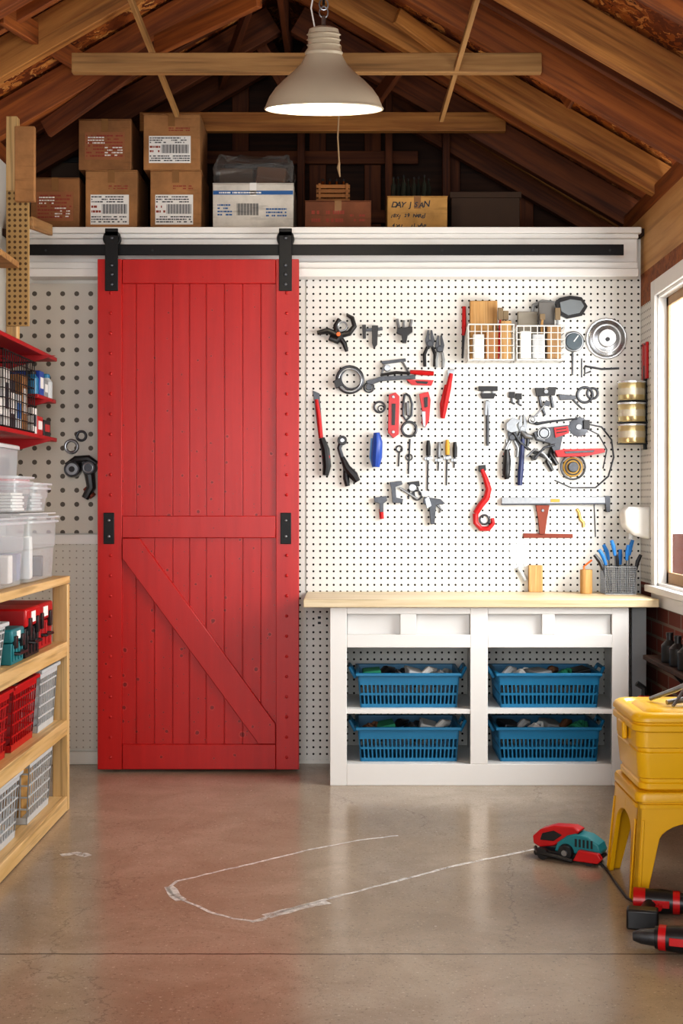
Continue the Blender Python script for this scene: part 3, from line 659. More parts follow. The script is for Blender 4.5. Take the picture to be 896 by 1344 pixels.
tool('jab_saw','long black and red jab saw','saw',[('blade',dsteel,[('p',[(410,512),(419,516),(424,575),(418,575)],.005)]),('handle',bplast,[r_((422,575,4),(427,590,5.6),(429,612,5.6),(427,624,4))]),('grip',redp,[r_((415,524,2.4),(418,545,3),(421,575,3))]),('stripe',redp,[('t',428,600,4,1.1,.025)])])
tool('ratchet','black hooked ratchet tool','ratchet',[('shank',dsteel,[r_((450,575,4),(445,588,3),(450,605,2.8))]),('head',bplast,[('d',449,578,6.3,.03)]),('cap',steel,[('d',449,578,3,.034)]),('grip',bplast,[r_((449,600,3),(455,614,5),(464,624,6),(469,632,4.2)),r_((453,612,3),(454,628,4),(456,638,3.2))])])
tool('chisel','blue handled stubby chisel','chisel',[('handle',dblue,[r_((494,568,4),(495,580,7),(494,600,7.5),(493,613,5))]),('stripe',M('sky_plastic','6aa0d6'),[r_((488,575,1.6),(486,600,1.6),(490,613,1.6))]),('stripe',M('sky_plastic','6aa0d6'),[r_((497,574,1.4),(497,605,1.4),.03)])])
tool('steel_rod','thin steel rod tool','rod',[('rod',dsteel,[r_((538,576,1.2),(536,622,1))]),('hook',dsteel,[('t',537,600,4,1)])])
for i,(x,y,mt,lb,L) in enumerate(((562,578,bplast,'short black screwdriver',66),(576,580,steel,'short steel nut driver',38),(587,577,gold,'short golden screwdriver',60),(597,580,bplast,'stubby black screwdriver',34))):
    tool('screwdriver',lb,'screwdriver',[('handle',mt,[r_((x,y,2),(x,y+8,3.3),(x,y+20,3))]),('shaft',dsteel,[r_((x,y+19,1.3),(x-1,y+L,.9))]),('guard',steel,[('p',[(x-5,y+22),(x+5,y+21),(x+5,y+25),(x-5,y+26)],.012),('d',x,y+24,2.6,.018)])])
tool('mini_clamp','small red-tipped clamp','clamp',[('body',dsteel,[('p',[(491,653),(507,651),(508,657),(503,661),(503,672),(498,672),(498,661),(491,659)],.022)]),('tip',redp,[r_((500,668,3),(501,681,2.8))])])
tool('c_clamp','grey metal c-clamp','clamp',[('frame',dsteel,[('p',[(511,633),(527,631),(528,636),(519,639),(520,653),(529,655),(528,660),(515,660),(513,640)],.02)]),('screw',steel,[r_((524,640,1.6),(548,655,1.6)),('d',541,640,5,.025)]),('ring',dsteel,[('t',547,650,6,1.2)])])
tool('pipe_clamp','grey pistol-shaped clamp','clamp',[('body',dsteel,[('p',[(556,652),(578,655),(584,661),(572,663),(570,688),(565,688),(563,664),(555,661)],.026)]),('jaw',steel,[('p',[(557,655),(562,651),(566,664),(560,668)],.032)]),('trigger',steel,[r_((574,663,1.6),(579,668,1.6),(577,673,1.2))])])
tool('hex_key_set','folded steel hex key set','hex keys',[('case',bplast,[('p',[(536,633),(550,631),(551,638),(537,640)],.02)]),('key',dsteel,[r_((538,640,1),(536,655,1))]),('key',dsteel,[r_((543,640,1),(544,652,1))]),('key',dsteel,[r_((548,639,1),(551,650,1))])])
tool('eye_hook','small dark eye hook','hook',[('ring',dsteel,[('t',524,589,4,1.2)]),('shank',dsteel,[r_((524,594,1.2),(523,612,1))])])
tool('ring_wrench','red curved wrench with a ring end','wrench',[('handle',redp,[r_((632,616,2.6),(637,628,3.6),(641,642,4.4),(638,654,4.6),(630,664,4.4),(624,674,4)),r_((624,674,4),(624,686,3.6),(631,694,3.6),(641,694,3.4),(647,687,3),(646,680,2.4))]),('ring',dsteel,[('t',636,682,6,1.4)]),('jaw',bplast,[('p',[(628,611),(637,610),(638,617),(633,622),(628,618)],.02)])])
tool('shackle','steel shackle ring hanging on the pegboard','ring',[('ring',steel,[('t',93,586,8,2.2)]),('ring',dsteel,[('t',106,572,6,1.8)])])
tool('bench_clamp','black clamp with round steel knobs','clamp',[('frame',bplast,[r_((88,612,5),(100,604,6),(116,603,6),(126,610,5)),r_((110,606,6),(118,622,7),(120,640,6),(112,654,5))]),('drum',steel,[('d',96,616,11,.05)]),('drum',dsteel,[('d',118,614,9,.06)]),('rim',dsteel,[('t',96,616,9,1.4,.045)]),('rim',steel,[('t',118,614,6,1.2,.055)]),('hub',bplast,[('d',96,616,4,.056)]),('grip',rust,[r_((112,640,4),(122,652,5))])])
tool('bench_brush','steel wire brush with black head','brush',[('head',bplast,[('p',[(628,507),(653,507),(653,513),(628,513)],.022),('p',[(630,516),(651,516),(648,523),(633,523)],.016)]),('handle',dsteel,[r_((640,525,1.6),(640,550,2.2),(640,585,2))]),('stem',steel,[('p',[(637,526),(643,526),(644,545),(636,545)],.014),r_((634,513,1.4),(634,517,1.4)),r_((647,513,1.4),(647,517,1.4))])])
for x,y in ((672,514),(681,516)): tool('wall_hook','small black peg hook','hook',[('plate',bplast,[('p',[(x-4,y),(x+4,y),(x+4,y+8),(x-4,y+8)],.012)]),('hook',dsteel,[r_((x,y+7,1.5),(x,y+14,1.5),(x+4,y+16,1.5))])])
tool('hinge_clamp','black twin clamp with steel stem','clamp',[('frame',bplast,[('p',[(702,509),(712,509),(716,514),(720,508),(730,508),(728,519),(704,520)],.022)]),('stem',dsteel,[r_((708,520,2),(710,532,2),(716,545,1.6)),r_((723,520,2),(726,535,2))]),('joint',steel,[('d',716,514,3,.03)])])
tool('hose_clamp','steel hose clamp pair','clamp',[('ring',dsteel,[('t',768,518,10,1.8)]),('ring',dsteel,[('t',778,516,7,1.6)]),('strap',dsteel,[('p',[(733,517),(756,519),(756,524),(735,525)],.014),r_((752,524,1.4),(765,537,1.2))])])
pliers(672,556,steel,'bare steel slip-joint pliers',44,10,dsteel)
pliers(686,545,dsteel,'bright steel combination pliers',40,9,steel)
tool('adjustable_wrench','polished adjustable wrench','wrench',[('jaw',steel,[('p',[(664,556),(672,548),(682,552),(676,558),(680,566),(670,568),(664,564)],.02,.012)]),('handle',dsteel,[r_((672,565,2),(682,580,1.8),(694,590,2),.012)])])
tool('combination_wrench','slim steel combination wrench','wrench',[('shank',steel,[r_((700,548,1.4),(716,530,1.4),.02)]),('ring',steel,[('t',698,551,4,1.4,.02)]),('jaw',dsteel,[('p',[(713,532),(716,525),(722,528),(720,534)],.012,.018)])])
tool('saw_blade','small round toothed saw blade','saw blade',[('disc',dsteel,[('d',760,560,13,.004)]+[('p',[(760+12*math.cos(a),560+12*math.sin(a)),(760+15.5*math.cos(a+.12),560+15.5*math.sin(a+.12)),(760+12*math.cos(a+.25),560+12*math.sin(a+.25))],.003) for a in [j*.3927 for j in range(16)]]),('hub',steel,[('d',760,560,4,.008)])])
tool('spring_cutter','bent steel cutter arm','cutter',[('arm',steel,[r_((690,600,1.4),(700,590,1.6),(712,596,1.6),(722,608,1.4),.045)]),('arm',dsteel,[r_((700,602,1.6),(712,588,1.6),(726,584,1.4),.055)]),('knob',bplast,[('d',700,601,3.6,.06)])])
tool('awl','black handled awl','awl',[('handle',bplast,[r_((665,590,3.4),(665,605,5.6),(664,622,5.2),(665,629,3))]),('shaft',steel,[r_((665,576,1.2),(665,591,1.6))]),('band',redp,[('t',665,596,3.4,1.3,.01)])])
tool('file','dark blue handled file','file',[('handle',M('navy_plastic','1f2a55'),[r_((686,576,2.6),(685,595,3.2),(683,620,4),(682,637,3.2))]),('collar',dsteel,[r_((686,570,2),(686,578,2.4))])])
tool('power_drill','grey and red power drill','drill',[('body',dsteel,[('p',[(699,568),(712,562),(744,558),(748,565),(737,573),(733,592),(726,595),(720,582),(703,578)],.05)]),('chuck',steel,[r_((699,574,3.2),(690,572,4),(684,566,2.4))]),('gear',steel,[('d',712,569,6,.06),('t',712,569,7.5,1.1,.05)]),('battery',redp,[('p',[(725,562),(743,560),(745,569),(727,575)],.06)]),('grip',bplast,[r_((728,580,3.6),(722,596,4),(731,610,3)),('p',[(700,591),(718,598),(716,602),(699,595)],.02)]),('vent',bplast,[('p',[(728,564),(741,562),(741,563.5),(728,565.5)],.063),('p',[(728,568),(742,566),(742,567.5),(728,569.5)],.063)]),('nameplate',steel,[('p',[(704,573),(714,577),(713,579),(703,576)],.053)])])
tool('angle_grinder','red angle grinder with yellow disc','grinder',[('body',redp,[('p',[(726,592),(738,590),(790,589),(792,594),(768,599),(730,600)],.06)]),('disc',gold,[('d',752,613,13,.012)]),('guard',dsteel,[('t',752,613,16,1.3,.01)]),('hub',dsteel,[('d',752,613,7,.03),('t',752,613,10,1,.012)]),('handle',dsteel,[('p',[(738,593),(778,591.5),(776,594),(740,596)],.064)]),('grip',bplast,[r_((724,596,3.2),(718,606,3.6),(725,618,2.6))])])
tool('wire_loop','large loop of bent steel wire','wire',[('loop',dsteel,[r_((770,556,1),(790,560,1.1),(803,577,1.1),(806,600,1.1),(799,625,1.1),(782,640,1)),r_((728,630,.9),(750,640,.9),(782,640,1)),r_((766,560,.8),(786,570,.8),(797,590,.8),(792,615,.8))]),('clip',bplast,[('p',[(766,551),(774,551),(774,563),(766,563)],.016)])])
tool('drill_bit','long steel drill bit','drill bit',[('bit',dsteel,[r_((693,552,1.8),(705,556,2),(722,553,1.6),(758,549,1.1))])])
tool('spirit_level','long brushed steel level bar','level',[('bar',M('brushed_bar','96999c',.42,.6,.2,80),[('p',[(658,653),(797,652),(797,661),(658,662)],.026)]),('vial',gold,[('p',[(722,655),(734,655),(734,659),(722,659)],.028)]),('end_cap',dsteel,[('p',[(793,651),(800,651),(800,672),(795,672)],.028)]),('edge',dsteel,[('p',[(658,661),(797,660),(797,662),(658,663)],.027)])])
tool('try_square','rusty iron tee square','square',[('blade',rust,[('p',[(687,700),(752,701),(752,706),(687,706)],.01)]),('stock',rust,[('p',[(703,663),(721,663),(718,680),(715,701),(708,701),(706,680)],.02)]),('rivet',steel,[('d',712,670,2,.024)])])
tool('cup_hook','small brass cup hook','hook',[('hook',brass,[r_((757,668,2),(760,672,2),(762,682,2),(766,686,2),(766,692,2))]),('wire',dsteel,[r_((780,656,.8),(782,705,.8))])])
tool('putty_knife','pale plastic scraper','scraper',[('blade',frost,[('p',[(668,715),(688,712),(690,745),(672,748)],.003)]),('handle',lgrey,[r_((680,745,3),(690,762,3))])])
chrome=M('chrome','d2d4d6',.22,.6,.05)
tool('pot_lid','polished round steel pot lid','lid',[('dish',M('lid_steel','a6a9ac',.25,.75,.2,40),[('d',796,444,24,.02)]),('cone',chrome,[('d',796,444,12,.04),('t',796,444,18,1.4,.014)]),('rim',chrome,[('t',796,444,25.5,2)]),('hub',bplast,[('d',796,446,3,.045)]),('hook',dsteel,[r_((806,418,1.5),(812,426,1.5))])])
tool('dial_gauge','round glass faced dial','gauge',[('face',M('smoked_glass','59646b',.1),[('d',753,448,11,.025)]),('rim',steel,[('t',753,448,12,2)]),('pointer',paper,[('p',[(752,448),(758,440),(759,441),(753,449)],.026)]),('stem',dsteel,[r_((752,462,1.4),(752,492,1)),r_((764,470,1),(764,495,1))])])
tool('safety_goggles','dark tinted safety goggles','goggles',[('frame',bplast,[('p',[(728,396),(734,391),(748,388),(763,390),(771,402),(764,414),(744,418),(732,412)],.02)]),('lens',M('tinted_glass','7d8488',.08),[('p',[(734,397),(748,393),(762,395),(766,402),(760,411),(745,414),(736,409)],.028)]),('strap',grey,[r_((728,398,3),(712,396,3.5),(700,401,3),(698,412,2))])])
tool('shelf_bracket','thin steel shelf bracket','bracket',[('arm',dsteel,[r_((768,480,1.4),(790,484,1.4),(813,483,1.4))]),('brace',dsteel,[r_((768,480,1.2),(768,490,1.2),(776,487,1.2))])])
wwire=M('white_wire','cfcec9',.35)
def caddy(x0,x1,y0,y1,lb):
    solo('wire_caddy',wbasket(X(x0,6.03),X(x1,6.03),5.97,WD-.002,Z(y1,6.03),Z(y0,6.03),7,4,5,.0022),wwire,lb,'basket',0,'wire caddies on the pegboard')
caddy(613,672,428,474,'white wire caddy full of wooden blocks'); caddy(676,738,430,474,'white wire caddy full of pads and packs')
cd=6.03
def blk(x0,y0,x1,y1,d0,d1,mt,nm,lb,ct):
    b=B().box((X(x0,cd),d0,Z(y1,cd)),(X(x1,cd),d1,Z(y0,cd))); solo(nm,b,mt,lb,ct,.003,'supplies in the wire caddies')
blk(617,394,653,472,6.045,6.075,woodz,'wood_block','tall plain wooden block in a wire caddy','wood block')
blk(656,422,670,472,6.0,6.03,woodz,'wood_block','narrow wooden block in a wire caddy','wood block')
blk(620,440,634,472,5.99,6.03,paper,'small_pack','small white pack in a wire caddy','packet')
blk(636,436,652,472,5.99,6.03,card,'small_pack','small brown pack in a wire caddy','packet')
blk(680,408,706,472,6.05,6.075,M('taupe_card','8a8478',.8),'sandpaper_pad','taupe sandpaper pad in a wire caddy','sandpaper')
blk(707,396,728,472,6.035,6.055,M('grey_felt','6d6b68',.9),'sandpaper_pad','grey felt pad in a wire caddy','sandpaper')
blk(681,436,694,472,5.985,6.02,paper,'small_pack','small white pack in a wire caddy','packet')
blk(697,440,712,472,5.985,6.02,lgrey,'small_pack','small grey pack in a wire caddy','packet')
blk(716,428,734,472,5.985,6.015,M('tan_felt','9c7c58',.9),'small_pack','small tan pack in a wire caddy','packet')
for i,(x,mt) in enumerate(((654,redp),(661,bplast),(709,woodz),(729,grey))):
    q=6.012+.008*(i%2); b=B().tube([P(x,472,q),P(x+2,425,q),P(x+3,414,q)],[.004,.006,.004],0,8); f=B().box((X(x-1,q),q-.006,Z(420,q)),(X(x+6,q),q+.006,Z(404+4*(i%3),q)))
    thing('paint_brush','small paint brush standing in a wire caddy','brush',[('handle',b,mt),('bristles',f,M('bristle','7d6c54',.9),.002)],group='supplies in the wire caddies')
tool('marking_file','red handled file hanging by the caddy','file',[('handle',redp,[r_((609,402,2.4),(609,430,3.2)),r_((609,430,3),(608,440,2))]),('blade',dsteel,[r_((608,440,1.8),(607,470,1.4))])])
for i,(y1,) in enumerate(((526,),(554,),(582,))):
    d=5.98; z0=Z(y1,d); c=(XR-.068,d,z0)
    b=B().lathe([(.062,0),(.064,.003),(.062,.006),(.062,.078),(.064,.081)],c,0,28); l=B().lathe([(.065,.08),(.066,.088),(.06,.09)],c,0,28); w=B().lathe([(.0628,.025),(.0628,.055)],c,0,28,None,False)
    thing('tin_can','round silver-gold lidded tin','tin',[('body',b,M('tin_gold','d0bf92',.28,.8)),('lid',l,chrome),('printed_label',w,M('tin_band','c4bca8',.4,.5))],group='stacked tins by the window')
b=B().box((XR-.012,5.965,Z(590,5.98)),(XR-.0005,5.995,Z(480,5.98)))
for y1 in (526,554,582): b.box((XR-.13,5.95,Z(y1,5.98)-.0045),(XR-.0005,6.01,Z(y1,5.98)-.0005))
solo('tin_rack',b,black,'black wall rack holding three tins','rack')
for i,y in enumerate((5.93,5.99)):
    b=B().box((XR-.012,y,Z(497,5.95)),(XR-.0005,y+.04,Z(449,5.95))); h=B().tube([(XR-.001,y+.02,Z(449,5.95)-.01),(XR-.02,y+.02,Z(449,5.95)-.01)],.004)
    thing('straight_rule','red straight rule hanging on side pegboard','ruler',[('blade',b,redp,.002),('peg',h,steel)],group='red rules')
cz_=Z(708,5.93)
b=B().prism([(XR-.001,cz_+.15),(XR-.10,cz_+.15),(XR-.125,cz_+.13),(XR-.12,cz_+.06),(XR-.08,cz_+.02),(XR-.001,cz_)],5.87,5.99)
l=B().tube([(XR-.08,5.93,cz_+.03),(XR-.085,5.93,cz_-.0)],.012)
thing('soap_dispenser','white wall mounted dispenser beside the window','dispenser',[('body',b,paper,.015),('nozzle',l,lgrey)])
d=5.95
b=B().lathe([(.026,0),(.028,.004),(.028,.11),(.022,.11),(.022,.02)],(X(769,d),d,zt+.0005),0,20)
pk=B().tube([(X(769,d),d,zt+.022),(X(766,d),d,zt+.125),(X(776,d),d-.01,zt+.155)],.005)
thing('wooden_cup','small turned wooden cup with an awl inside','cup',[('body',b,woodz)]); solo('bradawl',pk,orange,'orange handled bradawl standing in a wooden cup','awl')
b=wbasket(X(791,d),X(831,d),d-.06,d+.06,zt+.001,zt+.125,14,12,12,.0012)
solo('mesh_pen_holder',b,M('mesh_silver','808284',.35,.6),'silver wire mesh tool holder on the worktop','holder')
for i in range(9):
    x=X(796+i*3.9,d); y=d-.04+.08*((i*3)%8)/8; lean=(i-5)*.008; q=zt+.13+.022*((i*5)%4)
    h=B().tube([(x+lean*.6,y,q-.02),(x+lean,y,q+.02),(x+lean*1.6,y,q+.05)],[.007,.010,.008],0,8); s=B().tube([(x,y,zt+.006),(x+lean*.6,y,q-.02)],.003,0,6)
    thing('screwdriver','%s handled screwdriver in the mesh holder'%('blue' if i%4 else 'black'),'screwdriver',[('handle',h,M('bright_blue','1c6fb4') if i%4 else bplast),('shaft',s,dsteel)],group='screwdrivers in the mesh holder')
b=B().box((X(694,6.05),6.05,zt+.0005),(X(712,6.05),6.087,Z(742,6.05))); solo('wood_block',b,woodz,'small pale wooden block leaning on the pegboard','wood block',.002)
b=B().box((X(414,WD),WD-.004,Z(822,WD)),(X(424,WD),WD,Z(806,WD))); s=B().box((X(417,WD),WD-.0055,Z(812,WD)),(X(421,WD),WD-.004,Z(809,WD))); s2=B().box((X(417,WD),WD-.0055,Z(819,WD)),(X(421,WD),WD-.004,Z(816,WD)))
thing('wall_outlet','white electrical outlet on the pegboard strip','outlet',[('plate',b,paper,.001),('socket',s,ink),('socket',s2,ink)])
# ================= LOFT BOXES
LZ=2.5037
def cbx(x0,y0,x1,y1,lb,mt=card,d=6.1,dep=.33,base=None,lab='text',txt=None,group='cardboard boxes in the loft'):
    z0=LZ if base is None else base; z1=Z(y0,d); xa,xb=X(x0,d),X(x1,d); w=xb-xa; h=z1-z0
    b=B().box((xa,d,z0),(xb,d+dep,z1-.004))
    t=B().box((xa+w/2-.016,d-.0012,z1-.06),(xa+w/2+.016,d,z1)).box((xa+w/2-.016,d-.001,z1-.0005),(xa+w/2+.016,d+dep,z1))
    parts=[('body',b,mt,.004),('flap',B().box((xa-.001,d-.001,z1-.004),(xb+.001,d+dep/2-.002,z1-.0005)),mt,.001),('flap',B().box((xa-.001,d+dep/2+.002,z1-.004),(xb+.001,d+dep+.001,z1-.0005)),mt,.001),('tape',t,tape if lab!='white' else paper)]
    mats=[paper,ink,rink,binky,M('label_panel','94613f',.8,var=.25)]; l=B()
    def dashes(ax0,ax1,az0,az1,rows,m,dd=.0022):
        rh=(az1-az0)/rows
        for r in range(rows):
            x=ax0
            while x<ax1-.006:
                q=random.uniform(.003,.016); x2=min(ax1,x+q)
                if random.random()<.82: l.box((x,d-dd,az0+r*rh+rh*.25),(x2,d-dd+.0012,az0+r*rh+rh*.7),m)
                x=x2+.0025
    if lab=='text':
        lx0,lx1=xa+w*.1,xa+w*.84; lz0,lz1=z0+h*.12,z0+h*.6; lh=lz1-lz0
        l.box((lx0,d-.0012,lz0),(lx1,d-.0002,lz1),0)
        dashes(lx0+.004,lx1-.004,lz0+.05*lh,lz0+.3*lh,3,1); dashes(lx0+.004,lx1-.02,lz0+.72*lh,lz1-.004,3,1)
        n=26
        for i in range(n):
            xx=lx0+(lx1-lx0)*(.3+.66*(i/n)); l.box((xx,d-.0022,lz0+lh*.36),(xx+(.001,.0022,.0034)[i%3],d-.001,lz0+lh*.68),1)
        dashes(lx0+.004,lx0+w*.2,lz0+lh*.36,lz0+lh*.68,2,2)
        dashes(lx0+w*.35,lx1,z0+h*.68,z0+h*.76,2,2,.0014)
    elif lab=='print':
        l.box((xa+w*.12,d-.0012,z0+h*.2),(xa+w*.88,d-.0002,z0+h*.74),4)
        dashes(xa+w*.15,xa+w*.84,z0+h*.24,z0+h*.7,7,2); dashes(xa+w*.18,xa+w*.5,z0+h*.5,z0+h*.66,3,0,.003); dashes(xa+w*.5,xa+w*.84,z0+h*.26,z0+h*.46,4,0,.003)
    elif lab=='small':
        dashes(xa+w*.1,xa+w*.6,z0+h*.25,z0+h*.75,2,2); dashes(xa+w*.68,xa+w*.92,z0+h*.3,z0+h*.6,2,2)
    elif lab=='white':
        l.box((xa+.002,d-.0012,z0+h*.76),(xb-.002,d-.0002,z0+h*.84),3); dashes(xa+w*.04,xa+w*.6,z0+h*.765,z0+h*.835,1,0)
        for i in range(22): l.box((xa+w*(.3+i*.0125),d-.0015,z0+h*.34),(xa+w*(.304+i*.0125+.002*(i%3)),d-.0002,z0+h*.58),1)
        dashes(xa+w*.06,xa+w*.24,z0+h*.32,z0+h*.58,4,3); dashes(xa+w*.66,xa+w*.93,z0+h*.3,z0+h*.5,3,3)
    if txt:
        for i,(s,sz,ux,uz) in enumerate(txt):
            xx=xa+w*ux
            for c in s:
                q=sz*random.uniform(.85,1.15)
                if c!=' ': l.text(c,q,Matrix.Translation((xx,d-.001,z0+h*uz+random.uniform(-.003,.003)))@Matrix.Rotation(math.pi/2,4,'X')@Matrix.Rotation(random.uniform(-.15,.15),4,'Z'),1,.0004,.25)
                xx+=sz*.6
    parts.append(('printed_label',l,mats))
    return thing('cardboard_box',lb,'box',parts,group=group)
cbx(40,233,104,299,'brown cardboard box with reddish printed panel',card2,lab='print')
cbx(112,223,180,299,'brown cardboard box with white label',card)
cbx(197,223,264,299,'brown cardboard box with white label under another box',card)
zB=Z(223,6.1)+.0005
cbx(103,156,172,222,'brown cardboard box stacked with printed panel',card2,base=zB,lab='print')
cbx(188,149,262,222,'brown cardboard box with bright white label stacked on top',card,base=zB)
cbx(279,240,385,299,'white archive box with barcode and blue band',cardm('white_cardboard','c9c5bc'),lab='white',dep=.36)
cbx(400,263,487,299,'flat brown box with red print',cardm('red_brown_cardboard','7d4c30'),lab='small')
cbx(508,257,587,299,'tan box with black handwriting',card3,lab='none',dep=.3,txt=[('DAY JSAN',.036,.06,.68),('18XJ 29 NAREJ',.022,.05,.4),('4XU   LIXAP',.024,.08,.12)])
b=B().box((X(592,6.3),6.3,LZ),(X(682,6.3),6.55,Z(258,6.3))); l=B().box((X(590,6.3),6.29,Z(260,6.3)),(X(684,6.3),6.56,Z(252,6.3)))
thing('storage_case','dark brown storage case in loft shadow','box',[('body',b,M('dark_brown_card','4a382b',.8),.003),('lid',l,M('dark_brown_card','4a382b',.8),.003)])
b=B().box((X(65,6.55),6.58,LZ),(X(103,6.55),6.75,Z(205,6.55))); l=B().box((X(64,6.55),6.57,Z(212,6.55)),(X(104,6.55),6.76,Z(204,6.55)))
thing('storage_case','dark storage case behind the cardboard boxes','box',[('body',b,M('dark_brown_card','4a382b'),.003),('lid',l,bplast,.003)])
z0=Z(240,6.1)+.001
b=B(); cx=X(334,6.25)
b.rbox((cx,6.26,z0),(.375,.25),.02,[(.012,0),(.0,.015),(.004,.05),(-.003,.08),(.006,.11),(.022,.13),(.05,.136)],seg=5)
bmesh.ops.subdivide_edges(b.bm,edges=b.bm.edges,cuts=3,use_grid_fill=True)
for v in b.bm.verts:
    if v.co.z>z0+.012:
        w_=.014*math.sin(v.co.x*61+v.co.z*40)+.01*math.sin(v.co.x*140-v.co.z*90)
        v.co.x+=random.uniform(-.006,.006); v.co.y+=w_+random.uniform(-.005,.005); v.co.z+=w_+random.uniform(-.005,.005)
inn=B().cbox((cx-.09,6.26,z0+.05),(.16,.16,.08),0,(0,0,.1)).cbox((cx+.09,6.26,z0+.052),(.14,.16,.085),1,(0,.1,-.1)).tube([(cx-.14,6.2,z0+.1),(cx+.1,6.2,z0+.105)],.014,2,10)
thing('wrapped_bundle','bundle in crinkled clear wrap on the white box','bundle',[('wrap',b,M('crinkled_wrap','8f8d8a',.1,alpha=.28,var=.35,scale=30)),('contents',inn,[M('dark_brown_card','4a382b'),M('brown_leather','6b4a33'),dsteel],.006)])
z0=Z(263,6.1)+.0005; xa,xb=X(415,6.15),X(459,6.15)
b=B()
for s in range(4): b.box((xa,6.14,z0+.001+s*.022),(xb,6.146,z0+.018+s*.022)).box((xa,6.26,z0+.001+s*.022),(xb,6.266,z0+.018+s*.022)).box((xa,6.146,z0+.001+s*.022),(xa+.006,6.26,z0+.018+s*.022)).box((xb-.006,6.146,z0+.001+s*.022),(xb,6.26,z0+.018+s*.022))
for xx in (xa+.01,xb-.02): b.box((xx,6.136,z0+.001),(xx+.012,6.14,z0+.09))
b.box((xa,6.14,z0),(xb,6.266,z0+.004))
thing('slatted_crate','small wooden slatted crate on a flat box','crate',[('body',b,wood('crate_wood','7a4c24','a06c38',.7),.001)])
def bottle(x,y,z,r,h,mt,lb,grp):
    b=B().lathe([(r*.95,0),(r,.006),(r,h*.58),(r*.4,h*.75),(r*.38,h*.93)],(x,y,z),0,14); c=B().lathe([(r*.45,h*.9),(r*.45,h),(r*.3,h)],(x,y,z),0,12)
    thing('bottle',lb,'bottle',[('body',b,mt),('cap',c,bplast)],group=grp)
for i in range(4): bottle(xa+.03+i*.033,6.2,z0+.005,.015,.12,M('amber_glass','6b3a18',.1),'small amber bottle in a wooden crate','bottles in the slatted crate')
z0=Z(257,6.1)+.0003
dg=M('dark_glass','2c302a',.06)
for i in range(8): bottle(X(516+i*6.7,6.17),6.15+.05*(i%2),z0,.0125,.1+.015*((i*3)%4)/3,dg,'small dark glass bottle on the tan box','dark bottles in the loft')
# ================= PENDANT LAMP
d=4.7; rc=P(425,143,d)
enamel=M('enamel_cream','b9ae9a',.35,var=.05); inner=M('glowing_white_enamel','fbf6ea',.3,var=.02,emit=.35)  # shade lining emits slightly, painting the bulb's light into the enamel
pr=[(.214,0),(.21,.012),(.198,.04),(.176,.07),(.145,.1),(.112,.127),(.086,.152),(.070,.178),(.064,.19)]
tilt=Matrix.Translation(rc)@Matrix.Rotation(math.radians(11),4,'X')
sh=B().lathe(pr,(0,0,0),0,64,tilt,False); sh.tube([tilt@Vector((.213*math.cos(a),.213*math.sin(a),0)) for a in [j*math.pi/32 for j in range(64)]],.004,0,6,True)
ins=B().lathe([(r-.004,z) for r,z in pr],(0,0,0),0,64,tilt,False)
cap=B().lathe([(.066,.185),(.069,.195),(.058,.21),(.056,.262),(.052,.275),(.03,.284),(.012,.288)],(0,0,0),0,32,tilt)
for zz in (.22,.238,.256): cap.lathe([(.056,zz-.004),(.062,zz),(.056,zz+.004)],(0,0,0),0,32,tilt,False)
bulb=B().lathe([(.001,.05),(.03,.055),(.045,.08),(.045,.1),(.03,.13),(.02,.15),(.02,.175)],(0,0,0),0,24,tilt)
tp_=tilt@Vector((0,0,.29)); hk=B().tube([tp_,tp_+Vector((0,0,.03))],.008)
lk=B()
for i in range(2): lk.tube([tp_+Vector((.016*math.cos(a),0,.045+.028*i+.02*math.sin(a))) for a in [j*.524 for j in range(12)]],.003,0,6,True)
crd=B().tube([tp_+Vector((0,0,.07)),tp_+Vector((0.0,0,.22)),tp_+Vector((0,0,.49))],.005)
crd2=B().tube([tp_+Vector((-.03,0,-.02)),tp_+Vector((-.045,0,.06)),tp_+Vector((-.02,0,.2)),tp_+Vector((-.01,0,.49))],.003)
thing('pendant_lamp','cream enamel dome pendant lamp with glowing white interior','lamp',[('lamp_shade',sh,enamel),('reflector',ins,inner),('cap',cap,enamel),('bulb',bulb,M('bulb_glow','fff0d8',emit=6)),('hook',hk,steel),('chain',lk,steel),('cord',crd,bplast),('cord',crd2,paper)])
beam('lamp_joist',(tp_.x-.3,tp_.y,tp_.z+.53),(tp_.x+.3,tp_.y,tp_.z+.53),.04,.08,rwood2,'short timber joist carrying the pendant lamp','beam')
b=B().tube([P(447,60,6.0),P(446,120,6.0),P(443,180,6.0),P(445,215,6.0)],.004); b2=B().tube([P(445,213,6.0),P(444,220,6.0),P(446,232,6.0)],[.005,.008,.003])
thing('hanging_rope','thin hanging rope with knotted end above the loft','rope',[('strand',b,M('cord_tan','b59a78')),('knot',b2,M('cord_tan','b59a78'))])
